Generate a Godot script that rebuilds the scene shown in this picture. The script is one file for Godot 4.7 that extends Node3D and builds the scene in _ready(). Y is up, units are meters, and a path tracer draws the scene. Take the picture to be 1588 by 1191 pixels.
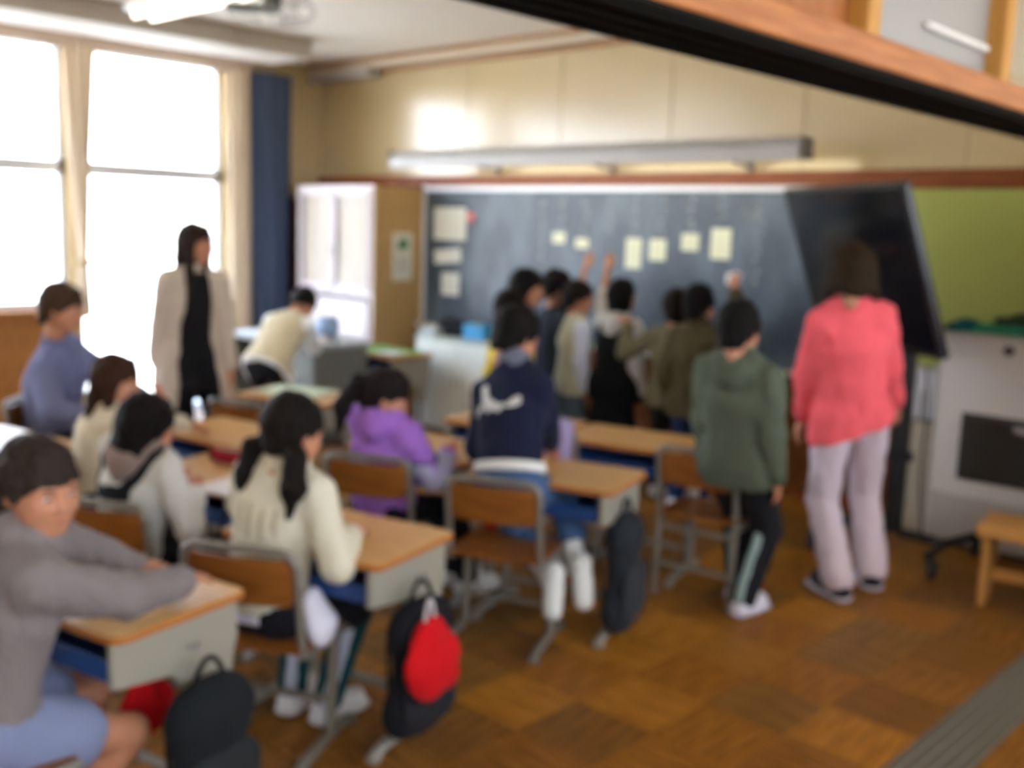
extends Node3D
# A primary-school classroom seen from the corridor through its open sliding-door front.
# x runs to the right along the front wall, y up, z towards the back of the room; metres.

const FOCUS := 0.45
const FSTOP := 5.6
const SKY_ENERGY := 13.0
const EXPOSURE := 1.0
const BOARD_LIGHT := 0.55
const SUN := 12.0

func _ready() -> void:
	build_light_and_camera()
	build_shell()
	build_curtains()
	build_furniture()
	build_people()
	build_lamps()
	flush()


class Geo:
	var v := PackedVector3Array()
	var n := PackedVector3Array()
	var ix := PackedInt32Array()

	func tri(a: Vector3, b: Vector3, c: Vector3, na: Vector3, nb: Vector3, nc: Vector3) -> void:
		var k := v.size()
		v.push_back(a); v.push_back(b); v.push_back(c)
		n.push_back(na); n.push_back(nb); n.push_back(nc)
		ix.push_back(k)
		if (b - a).cross(c - a).dot(na + nb + nc) > 0.0:
			ix.push_back(k + 2); ix.push_back(k + 1)
		else:
			ix.push_back(k + 1); ix.push_back(k + 2)

	func flat(a: Vector3, b: Vector3, c: Vector3, out: Vector3) -> void:
		var m := (b - a).cross(c - a)
		if m.length_squared() < 1e-16:
			return
		m = m.normalized()
		if m.dot(out) < 0.0:
			m = -m
		tri(a, b, c, m, m, m)

	func quad(a: Vector3, b: Vector3, c: Vector3, d: Vector3, out: Vector3) -> void:
		flat(a, b, c, out)
		flat(a, c, d, out)

	func box(c: Vector3, s: Vector3, bev := 0.0, bs := Basis()) -> void:
		var h := s * 0.5
		var bv := minf(bev, minf(h.x, minf(h.y, h.z)) * 0.95)
		var i := h - Vector3(bv, bv, bv)
		for ax in 3:
			var u := (ax + 1) % 3
			var w := (ax + 2) % 3
			for sg in [-1.0, 1.0]:
				var q: Array = []
				for e in [[-1.0, -1.0], [1.0, -1.0], [1.0, 1.0], [-1.0, 1.0]]:
					var p := Vector3.ZERO
					p[ax] = h[ax] * sg; p[u] = i[u] * e[0]; p[w] = i[w] * e[1]
					q.append(c + bs * p)
				var o := Vector3.ZERO
				o[ax] = sg
				quad(q[0], q[1], q[2], q[3], bs * o)
		if bv <= 0.0:
			return
		for ax in 3:
			var u := (ax + 1) % 3
			var w := (ax + 2) % 3
			for su in [-1.0, 1.0]:
				for sw in [-1.0, 1.0]:
					var q: Array = []
					for e in [[-1.0, 0], [1.0, 0], [1.0, 1], [-1.0, 1]]:
						var p := Vector3.ZERO
						p[ax] = i[ax] * e[0]
						p[u] = (h[u] if e[1] == 0 else i[u]) * su
						p[w] = (i[w] if e[1] == 0 else h[w]) * sw
						q.append(c + bs * p)
					var o := Vector3.ZERO
					o[u] = su; o[w] = sw
					quad(q[0], q[1], q[2], q[3], bs * o)
		for sx in [-1.0, 1.0]:
			for sy in [-1.0, 1.0]:
				for sz in [-1.0, 1.0]:
					var sv := Vector3(sx, sy, sz)
					flat(c + bs * (Vector3(h.x, i.y, i.z) * sv), c + bs * (Vector3(i.x, h.y, i.z) * sv), c + bs * (Vector3(i.x, i.y, h.z) * sv), bs * sv)

	func tube(pts: Array, r, seg := 8, caps := true, sq := 1.0) -> void:
		# r: one radius or one per point; sq flattens the section along its second axis
		var np := pts.size()
		var t0: Vector3 = (pts[1] - pts[0]).normalized()
		var up := Vector3.UP if absf(t0.y) < 0.9 else Vector3.RIGHT
		var s := t0.cross(up).normalized()
		var rings: Array = []
		var norms: Array = []
		for k in np:
			var t: Vector3
			if k == 0:
				t = t0
			elif k == np - 1:
				t = (pts[k] - pts[k - 1]).normalized()
			else:
				t = ((pts[k + 1] - pts[k]).normalized() + (pts[k] - pts[k - 1]).normalized()).normalized()
			s = (s - t * s.dot(t)).normalized()
			var w := t.cross(s)
			var rr: float = r[k] if r is Array else r
			var ring: Array = []
			var nn: Array = []
			for a in seg:
				var an := TAU * a / seg
				ring.append(pts[k] + s * (cos(an) * rr) + w * (sin(an) * rr * sq))
				nn.append((s * cos(an) + w * (sin(an) / sq)).normalized())
			rings.append(ring)
			norms.append(nn)
		for k in np - 1:
			for a in seg:
				var b := (a + 1) % seg
				tri(rings[k][a], rings[k][b], rings[k + 1][b], norms[k][a], norms[k][b], norms[k + 1][b])
				tri(rings[k][a], rings[k + 1][b], rings[k + 1][a], norms[k][a], norms[k + 1][b], norms[k + 1][a])
		if caps:
			for e in [0, np - 1]:
				var o: Vector3 = (pts[0] - pts[1]) if e == 0 else (pts[np - 1] - pts[np - 2])
				for a in seg:
					flat(pts[e], rings[e][a], rings[e][(a + 1) % seg], o)

	func lathe(c: Vector3, prof: Array, seg := 20, bs := Basis()) -> void:
		# prof: Vector2(radius, height) from bottom to top
		for k in prof.size() - 1:
			var p: Vector2 = prof[k]
			var q: Vector2 = prof[k + 1]
			var d := q - p
			for a in seg:
				var a0 := TAU * a / seg
				var a1 := TAU * (a + 1) / seg
				var e0 := Vector3(cos(a0), 0, sin(a0))
				var e1 := Vector3(cos(a1), 0, sin(a1))
				var n0 := (e0 * d.y + Vector3.UP * -d.x).normalized()
				var n1 := (e1 * d.y + Vector3.UP * -d.x).normalized()
				var A := c + bs * (e0 * p.x + Vector3.UP * p.y)
				var B := c + bs * (e1 * p.x + Vector3.UP * p.y)
				var C := c + bs * (e1 * q.x + Vector3.UP * q.y)
				var D := c + bs * (e0 * q.x + Vector3.UP * q.y)
				if p.x > 1e-6:
					tri(A, B, C, bs * n0, bs * n1, bs * n1)
				if q.x > 1e-6:
					tri(A, C, D, bs * n0, bs * n1, bs * n0)

	func rings(rs: Array, smooth := true) -> void:
		# closed rings with equal counts, joined and capped
		var m: int = rs[0].size()
		var cs: Array = []
		for r in rs:
			var c := Vector3.ZERO
			for p in r:
				c += p
			cs.append(c / m)
		var nn: Array = []
		for k in rs.size():
			var row: Array = []
			for a in m:
				var du: Vector3 = rs[k][(a + 1) % m] - rs[k][(a - 1 + m) % m]
				var dv: Vector3 = rs[mini(k + 1, rs.size() - 1)][a] - rs[maxi(k - 1, 0)][a]
				var x := du.cross(dv).normalized()
				if x.dot(rs[k][a] - cs[k]) < 0:
					x = -x
				row.append(x)
			nn.append(row)
		for k in rs.size() - 1:
			for a in m:
				var b := (a + 1) % m
				if smooth:
					tri(rs[k][a], rs[k][b], rs[k + 1][b], nn[k][a], nn[k][b], nn[k + 1][b])
					tri(rs[k][a], rs[k + 1][b], rs[k + 1][a], nn[k][a], nn[k + 1][b], nn[k + 1][a])
				else:
					var o: Vector3 = rs[k][a] + rs[k + 1][b] - cs[k] - cs[k + 1]
					quad(rs[k][a], rs[k][b], rs[k + 1][b], rs[k + 1][a], o)
		var last := rs.size() - 1
		for a in m:
			flat(cs[0], rs[0][a], rs[0][(a + 1) % m], cs[0] - cs[1])
			flat(cs[last], rs[last][a], rs[last][(a + 1) % m], cs[last] - cs[last - 1])

	func slab(c: Vector3, w: float, d: float, h: float, r: float, bev: float, bs := Basis()) -> void:
		# a board with rounded corners and chamfered rims; w along x, d along z, h up
		var rs: Array = []
		for e in [[-h / 2, bev], [-h / 2 + bev, 0.0], [h / 2 - bev, 0.0], [h / 2, bev]]:
			var ring: Array = []
			var rr := maxf(r - e[1], 0.001)
			for k in 4:
				var cx: float = (w / 2 - e[1] - rr) * [1, -1, -1, 1][k]
				var cz: float = (d / 2 - e[1] - rr) * [1, 1, -1, -1][k]
				for j in 4:
					var an := (k + j / 3.0) * PI / 2
					ring.append(c + bs * Vector3(cx + cos(an) * rr, e[0], cz + sin(an) * rr))
			rs.append(ring)
		rings(rs, false)

	func prism(poly: PackedVector2Array, z0: float, z1: float, T := Transform3D()) -> void:
		var id := Geometry2D.triangulate_polygon(poly)
		for k in range(0, id.size(), 3):
			for z in [z0, z1]:
				var a := T * Vector3(poly[id[k]].x, poly[id[k]].y, z)
				var b := T * Vector3(poly[id[k + 1]].x, poly[id[k + 1]].y, z)
				var c := T * Vector3(poly[id[k + 2]].x, poly[id[k + 2]].y, z)
				flat(a, b, c, T.basis * Vector3(0, 0, 1.0 if (z == maxf(z0, z1)) else -1.0))
		var cw := Geometry2D.is_polygon_clockwise(poly)
		for k in poly.size():
			var p := poly[k]
			var q := poly[(k + 1) % poly.size()]
			var o := Vector2(q.y - p.y, p.x - q.x)
			if cw:
				o = -o
			quad(T * Vector3(p.x, p.y, z0), T * Vector3(q.x, q.y, z0), T * Vector3(q.x, q.y, z1), T * Vector3(p.x, p.y, z1), T.basis * Vector3(o.x, o.y, 0))

	func add(g: Geo, T: Transform3D) -> void:
		var k := v.size()
		var flip := T.basis.determinant() < 0
		var nb := T.basis.inverse().transposed()
		for i in g.v.size():
			v.push_back(T * g.v[i])
			n.push_back((nb * g.n[i]).normalized())
		for i in range(0, g.ix.size(), 3):
			ix.push_back(g.ix[i] + k)
			ix.push_back(g.ix[i + (2 if flip else 1)] + k)
			ix.push_back(g.ix[i + (1 if flip else 2)] + k)

	func mesh() -> ArrayMesh:
		var m := ArrayMesh.new()
		if v.size() == 0:
			return m
		var arr: Array = []
		arr.resize(Mesh.ARRAY_MAX)
		arr[Mesh.ARRAY_VERTEX] = v
		arr[Mesh.ARRAY_NORMAL] = n
		arr[Mesh.ARRAY_INDEX] = ix
		m.add_surface_from_arrays(Mesh.PRIMITIVE_TRIANGLES, arr)
		return m


class Field:
	# a smooth union of tapered capsules and ellipsoids, meshed as surface nets
	var ops: Array = []
	var cell := 0.014
	var wr := 0.0
	var wf := 14.0
	var seedn := 1
	var extra: Array = []   # [Geo, Transform3D] joined to the result
	var masked := false

	func cap(a: Vector3, b: Vector3, ra: float, rb: float, k := 0.03, n := Vector3.ZERO, f := 1.0) -> void:
		ops.append([0, a, b, ra, rb, k, n, f])

	func ell(c: Vector3, r: Vector3, k := 0.02) -> void:
		ops.append([4, c, r, 0.0, 0.0, k, Vector3.ZERO, 1.0])

	func sub(a: Vector3, b: Vector3, ra: float, rb: float, k := 0.006, n := Vector3.ZERO, f := 1.0) -> void:
		ops.append([1, a, b, ra, rb, k, n, f])

	func plane(p: Vector3, n: Vector3) -> void:
		ops.append([2, p, n.normalized(), 0.0, 0.0, 0.0, Vector3.ZERO, 1.0])

	func mask(a: Vector3, b: Vector3, ra: float, rb: float, n := Vector3.ZERO, f := 1.0) -> void:
		masked = true
		ops.append([3, a, b, ra, rb, 0.001, n, f])

	func run() -> Geo:
		var lo := Vector3(1e9, 1e9, 1e9)
		var hi := -lo
		for o in ops:
			if o[0] == 0:
				var r: float = maxf(o[3], o[4])
				lo = lo.min(o[1] - Vector3(r, r, r)).min(o[2] - Vector3(r, r, r))
				hi = hi.max(o[1] + Vector3(r, r, r)).max(o[2] + Vector3(r, r, r))
			elif o[0] == 4:
				lo = lo.min(o[1] - o[2])
				hi = hi.max(o[1] + o[2])
		var pad := cell * 3.0 + 0.01
		lo -= Vector3(pad, pad, pad)
		hi += Vector3(pad, pad, pad)
		var nx := int(ceil((hi.x - lo.x) / cell)) + 1
		var ny := int(ceil((hi.y - lo.y) / cell)) + 1
		var nz := int(ceil((hi.z - lo.z) / cell)) + 1
		var total := nx * ny * nz
		var val := PackedFloat32Array()
		val.resize(total)
		val.fill(1.0)
		var mk := PackedFloat32Array()
		if masked:
			mk.resize(total)
			mk.fill(1.0)
		var nxy := nx * ny
		for o in ops:
			var kind: int = o[0]
			var a: Vector3 = o[1]
			var b: Vector3 = o[2]
			if kind == 2:
				for kz in nz:
					for ky in ny:
						var row := kz * nxy + ky * nx
						for kx in nx:
							var w := val[row + kx]
							if w < 0.9:
								var dp := (lo + Vector3(kx, ky, kz) * cell - a).dot(b)
								if dp > w:
									val[row + kx] = dp
				continue
			var ra: float = o[3]
			var rb: float = o[4]
			var k: float = maxf(o[5], 0.0005)
			var n: Vector3 = o[6]
			var f: float = o[7]
			var bl: Vector3
			var bh: Vector3
			if kind == 4:
				bl = a - b
				bh = a + b
			else:
				var r := maxf(ra, rb)
				bl = a.min(b) - Vector3(r, r, r)
				bh = a.max(b) + Vector3(r, r, r)
			var pd := k + cell * 2.0
			var i0 := maxi(0, int((bl.x - pd - lo.x) / cell))
			var i1 := mini(nx - 1, int((bh.x + pd - lo.x) / cell) + 1)
			var j0 := maxi(0, int((bl.y - pd - lo.y) / cell))
			var j1 := mini(ny - 1, int((bh.y + pd - lo.y) / cell) + 1)
			var l0 := maxi(0, int((bl.z - pd - lo.z) / cell))
			var l1 := mini(nz - 1, int((bh.z + pd - lo.z) / cell) + 1)
			var ab := b - a
			var inv := 1.0 / maxf(ab.length_squared(), 1e-9)
			var f1 := f - 1.0
			var rr := rb - ra
			for kz in range(l0, l1 + 1):
				for ky in range(j0, j1 + 1):
					var row := kz * nxy + ky * nx
					var q := Vector3(0, lo.y + ky * cell, lo.z + kz * cell) - a
					for kx in range(i0, i1 + 1):
						q.x = lo.x + kx * cell - a.x
						var d: float
						if kind == 4:
							var e := q / b
							var m := e.length()
							d = m * (m - 1.0) / maxf((e / b).length(), 1e-6)
						else:
							var t := clampf(q.dot(ab) * inv, 0.0, 1.0)
							var s := q - ab * t
							if f1 != 0.0:
								s += n * (s.dot(n) * f1)
							d = s.length() - ra - rr * t
						var at := row + kx
						if kind == 3:
							if d < mk[at]:
								mk[at] = d
							continue
						var old := val[at]
						if kind == 1:
							d = -d
							var h := maxf(k - absf(old - d), 0.0) / k
							val[at] = maxf(old, d) + h * h * k * 0.25
						else:
							var h := maxf(k - absf(old - d), 0.0) / k
							val[at] = minf(old, d) - h * h * k * 0.25
		if masked:
			for i in total:
				if mk[i] > val[i]:
					val[i] = mk[i]
		if wr > 0.0:
			var nz_ := FastNoiseLite.new()
			nz_.seed = seedn
			nz_.noise_type = FastNoiseLite.TYPE_SIMPLEX
			nz_.frequency = wf
			nz_.fractal_octaves = 2
			for kz in nz:
				for ky in ny:
					var row := kz * nxy + ky * nx
					for kx in nx:
						if absf(val[row + kx]) < cell * 3.0 + wr:
							val[row + kx] += wr * nz_.get_noise_3d(lo.x + kx * cell, (lo.y + ky * cell) * 0.55, lo.z + kz * cell)
		var g := Geo.new()
		var id := PackedInt32Array()
		id.resize(total)
		id.fill(-1)
		var far := cell * 3.5
		for kz in nz - 1:
			for ky in ny - 1:
				var row := kz * nxy + ky * nx
				for kx in nx - 1:
					var at := row + kx
					var a0 := val[at]
					if absf(a0) > far:
						continue
					var a1 := val[at + 1]
					var a2 := val[at + nx]
					var a3 := val[at + nx + 1]
					var a4 := val[at + nxy]
					var a5 := val[at + nxy + 1]
					var a6 := val[at + nxy + nx]
					var a7 := val[at + nxy + nx + 1]
					var neg := int(a0 < 0) + int(a1 < 0) + int(a2 < 0) + int(a3 < 0) + int(a4 < 0) + int(a5 < 0) + int(a6 < 0) + int(a7 < 0)
					if neg == 0 or neg == 8:
						continue
					var s := Vector3.ZERO
					var c := 0
					if (a0 < 0) != (a1 < 0): s += Vector3(a0 / (a0 - a1), 0, 0); c += 1
					if (a2 < 0) != (a3 < 0): s += Vector3(a2 / (a2 - a3), 1, 0); c += 1
					if (a4 < 0) != (a5 < 0): s += Vector3(a4 / (a4 - a5), 0, 1); c += 1
					if (a6 < 0) != (a7 < 0): s += Vector3(a6 / (a6 - a7), 1, 1); c += 1
					if (a0 < 0) != (a2 < 0): s += Vector3(0, a0 / (a0 - a2), 0); c += 1
					if (a1 < 0) != (a3 < 0): s += Vector3(1, a1 / (a1 - a3), 0); c += 1
					if (a4 < 0) != (a6 < 0): s += Vector3(0, a4 / (a4 - a6), 1); c += 1
					if (a5 < 0) != (a7 < 0): s += Vector3(1, a5 / (a5 - a7), 1); c += 1
					if (a0 < 0) != (a4 < 0): s += Vector3(0, 0, a0 / (a0 - a4)); c += 1
					if (a1 < 0) != (a5 < 0): s += Vector3(1, 0, a1 / (a1 - a5)); c += 1
					if (a2 < 0) != (a6 < 0): s += Vector3(0, 1, a2 / (a2 - a6)); c += 1
					if (a3 < 0) != (a7 < 0): s += Vector3(1, 1, a3 / (a3 - a7)); c += 1
					id[at] = g.v.size()
					g.v.push_back(lo + (Vector3(kx, ky, kz) + s / c) * cell)
					g.n.push_back(Vector3(a1 + a3 + a5 + a7 - a0 - a2 - a4 - a6, a2 + a3 + a6 + a7 - a0 - a1 - a4 - a5, a4 + a5 + a6 + a7 - a0 - a1 - a2 - a3).normalized())
		for kz in range(1, nz - 1):
			for ky in range(1, ny - 1):
				var row := kz * nxy + ky * nx
				for kx in range(1, nx - 1):
					var at := row + kx
					if id[at] < 0:
						continue
					var s0 := val[at] < 0
					for e in 3:
						var st: int = [1, nx, nxy][e]
						if (val[at + st] < 0) == s0:
							continue
						var u: int = [nx, nxy, 1][e]
						var w: int = [nxy, 1, nx][e]
						var q0 := id[at]
						var q1 := id[at - u]
						var q2 := id[at - u - w]
						var q3 := id[at - w]
						if q1 < 0 or q2 < 0 or q3 < 0:
							continue
						if s0:
							g.ix.append_array([q0, q2, q1, q0, q3, q2])
						else:
							g.ix.append_array([q0, q1, q2, q0, q2, q3])
		for x in extra:
			g.add(x[0], x[1])
		return g


var mats := {}
var texs := {}
var taken := {}
var used := {}
var jobs: Array = []    # [Field, MeshInstance3D, Geo]
var head_geo: Geo
var hand_geo := {}
var hair_mesh := {}
var face_mesh := {}

func c8(r: int, g: int, b: int) -> Color:
	return Color(r / 255.0, g / 255.0, b / 255.0)

func noise_tex(key: String, freq: float, normal: bool, strength := 4.0, ramp: Gradient = null, oct := 4, kind := FastNoiseLite.TYPE_SIMPLEX_SMOOTH) -> NoiseTexture2D:
	if texs.has(key):
		return texs[key]
	var fn := FastNoiseLite.new()
	fn.seed = key.hash() % 9973
	fn.noise_type = kind
	fn.frequency = freq
	fn.fractal_octaves = oct
	var t := NoiseTexture2D.new()
	t.width = 256; t.height = 256
	t.seamless = true
	t.noise = fn
	t.as_normal_map = normal
	t.bump_strength = strength
	if ramp:
		t.color_ramp = ramp
	texs[key] = t
	return t

func grad(a: Color, b: Color) -> Gradient:
	var g := Gradient.new()
	g.set_color(0, a); g.set_color(1, b)
	g.set_offset(0, 0.25); g.set_offset(1, 0.75)
	return g

func plain(c: Color, rough := 0.6, metal := 0.0, spec := 0.5) -> StandardMaterial3D:
	var key := "p%s%.2f%.2f%.2f" % [c.to_html(), rough, metal, spec]
	if mats.has(key):
		return mats[key]
	var m := StandardMaterial3D.new()
	m.albedo_color = c
	m.roughness = rough
	m.metallic = metal
	m.metallic_specular = spec
	mats[key] = m
	return m

func cloth(c: Color, kind := "weave", rough := 0.9) -> StandardMaterial3D:
	var key := "c%s%s" % [c.to_html(), kind]
	if mats.has(key):
		return mats[key]
	var m := StandardMaterial3D.new()
	m.albedo_color = c
	m.roughness = rough
	m.metallic_specular = 0.25
	m.rim_enabled = true
	m.rim = 0.25
	m.normal_enabled = true
	m.uv1_triplanar = true
	if kind == "knit":
		m.normal_texture = noise_tex("knit", 0.05, true, 6.0)
		m.uv1_scale = Vector3(9, 4, 9)
		m.normal_scale = 0.7
	elif kind == "hair":
		m.normal_texture = noise_tex("strand", 0.06, true, 8.0)
		m.uv1_scale = Vector3(16, 1.5, 16)
		m.normal_scale = 0.8
		m.roughness = 0.6
		m.metallic_specular = 0.18
		m.rim = 0.08
	else:
		m.normal_texture = noise_tex("weave", 0.03, true, 3.0)
		m.uv1_scale = Vector3(5, 5, 5)
		m.normal_scale = 0.45
	mats[key] = m
	return m

func wood(a: Color, b: Color, axis := "x", rough := 0.45, scale := 1.0) -> StandardMaterial3D:
	var key := "w%s%s%s%.2f%.1f" % [a.to_html(), b.to_html(), axis, rough, scale]
	if mats.has(key):
		return mats[key]
	var m := StandardMaterial3D.new()
	m.albedo_texture = noise_tex("wood" + a.to_html() + b.to_html(), 0.02, false, 1.0, grad(a, b), 5)
	m.roughness = rough
	m.metallic_specular = 0.35
	m.uv1_triplanar = true
	var s := Vector3(9, 9, 9)
	s["xyz".find(axis)] = 0.8
	m.uv1_scale = s * scale
	mats[key] = m
	return m

func skin(c: Color) -> StandardMaterial3D:
	var m := plain(c, 0.55, 0.0, 0.4)
	m.subsurf_scatter_enabled = true
	m.subsurf_scatter_strength = 0.12
	return m

func numbered(s: String) -> String:
	if not taken.has(s):
		taken[s] = 0
		return s
	taken[s] += 1
	return "%s_%03d" % [s, taken[s]]

func put(o: Node3D, parent: Node, called: String) -> void:
	if parent == self:
		o.name = numbered(called)
	else:
		var pid := parent.get_instance_id()
		if not used.has(pid):
			used[pid] = {}
		var u: Dictionary = used[pid]
		var nm := called
		if u.has(called):
			u[called] += 1
			nm = "%s_%03d" % [called, u[called]]
		else:
			u[called] = 0
		o.name = nm
	parent.add_child(o, true)

func tag(o: Node, label: String, category: String, group := "") -> Node:
	o.set_meta("label", label)
	o.set_meta("category", category)
	if group != "":
		o.set_meta("group", group)
	return o

func thing(called: String, label: String, category: String, at := Vector3.ZERO, yaw := 0.0, group := "") -> Node3D:
	var o := Node3D.new()
	put(o, self, called)
	o.position = at
	o.rotation.y = yaw
	tag(o, label, category, group)
	return o

func part(called: String, g: Geo, m: Material, parent: Node = null, label := "") -> MeshInstance3D:
	var o := MeshInstance3D.new()
	put(o, parent if parent else self, called)
	if g:
		o.mesh = g.mesh()
	o.material_override = m
	o.cast_shadow = GeometryInstance3D.SHADOW_CASTING_SETTING_ON
	if label != "":
		o.set_meta("label", label)
	return o

func share(called: String, mesh: Mesh, m: Material, parent: Node, T := Transform3D()) -> MeshInstance3D:
	var o := MeshInstance3D.new()
	put(o, parent if parent else self, called)
	o.mesh = mesh
	o.transform = T
	o.material_override = m
	return o

func struct(called: String, g: Geo, m: Material, parent: Node = null) -> MeshInstance3D:
	var o := part(called, g, m, parent)
	if parent == null:
		o.set_meta("kind", "structure")
	return o

func boxg(c: Vector3, s: Vector3, bev := 0.0, bs := Basis()) -> Geo:
	var g := Geo.new()
	g.box(c, s, bev, bs)
	return g

func span(a: Vector3, b: Vector3, bev := 0.0) -> Geo:
	return boxg((a + b) * 0.5, (b - a).abs(), bev)

func later(f: Field, o: MeshInstance3D) -> void:
	jobs.append([f, o, null])

func _job(i: int) -> void:
	jobs[i][2] = jobs[i][0].run()

func flush() -> void:
	if jobs.size() == 0:
		return
	var id := WorkerThreadPool.add_group_task(_job, jobs.size(), -1, true)
	WorkerThreadPool.wait_for_group_task_completion(id)
	for j in jobs:
		j[1].mesh = j[2].mesh()
	jobs.clear()

func fillet(pts: Array, r: float, n := 4) -> Array:
	var out: Array = [pts[0]]
	for k in range(1, pts.size() - 1):
		var p: Vector3 = pts[k]
		var a: Vector3 = pts[k - 1] - p
		var b: Vector3 = pts[k + 1] - p
		var d := minf(r, minf(a.length(), b.length()) * 0.49)
		var pa := p + a.normalized() * d
		var pb := p + b.normalized() * d
		for j in n + 1:
			var t := float(j) / n
			out.append(pa.lerp(p, t).lerp(p.lerp(pb, t), t))
	out.append(pts[pts.size() - 1])
	return out

const XL := -7.6
const XR := -1.14
const XC := -0.95
const ZF := -5.5
const ZB := 2.6
const HC := 2.84

func build_light_and_camera() -> void:
	var cam := Camera3D.new()
	cam.name = "camera"
	add_child(cam)
	cam.transform = Transform3D(Basis(Vector3(0.722, 0.033, -0.691), Vector3(-0.129, 0.988, -0.087), Vector3(0.680, 0.152, 0.718)).orthonormalized(), Vector3(0, 1.55, 0))
	cam.near = 0.02
	cam.far = 300.0
	cam.current = true
	# the whole photograph is out of focus: the lens is focused far too close
	var at := CameraAttributesPhysical.new()
	at.frustum_focal_length = 26.87      # 24 mm sensor height: 40.83 degrees
	at.frustum_focus_distance = FOCUS
	at.exposure_aperture = FSTOP
	at.frustum_near = 0.02
	at.frustum_far = 300.0
	cam.attributes = at
	cam.fov = 40.83
	var env := Environment.new()
	var sky := Sky.new()
	var sm := ProceduralSkyMaterial.new()
	sm.sky_top_color = Color(0.72, 0.84, 1.0)
	sm.sky_horizon_color = Color(0.94, 0.97, 1.0)
	sm.ground_horizon_color = Color(0.92, 0.92, 0.9)
	sm.ground_bottom_color = Color(0.75, 0.75, 0.72)
	sm.sky_curve = 0.3
	sm.sun_angle_max = 0.0
	sm.energy_multiplier = SKY_ENERGY
	sky.sky_material = sm
	env.background_mode = Environment.BG_SKY
	env.sky = sky
	env.tonemap_mode = Environment.TONE_MAPPER_LINEAR
	env.tonemap_exposure = EXPOSURE
	env.sdfgi_enabled = true
	env.ssao_enabled = true
	env.ssil_enabled = true
	# sun behind the building: it lights the yard, not the room
	var sun := DirectionalLight3D.new()
	sun.name = "sun"
	add_child(sun)
	sun.transform = Transform3D(Basis.looking_at(Vector3(-0.30, -1.0, -0.5).normalized(), Vector3.FORWARD), Vector3(0, 20, 0))
	sun.light_color = Color(1.0, 0.98, 0.96)
	sun.light_energy = SUN
	sun.light_angular_distance = 0.5
	sun.shadow_enabled = true
	var we := WorldEnvironment.new()
	we.environment = env
	we.name = "environment"
	add_child(we)

func area_light(called: String, parent: Node, T: Transform3D, size: Vector2, c: Color, e: float) -> void:
	var l := AreaLight3D.new()
	l.name = called
	parent.add_child(l)
	l.transform = T
	l.area_size = size
	l.light_color = c
	l.light_energy = e
	l.shadow_enabled = true
	l.area_range = 14.0
	l.area_attenuation = 2.0

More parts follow.
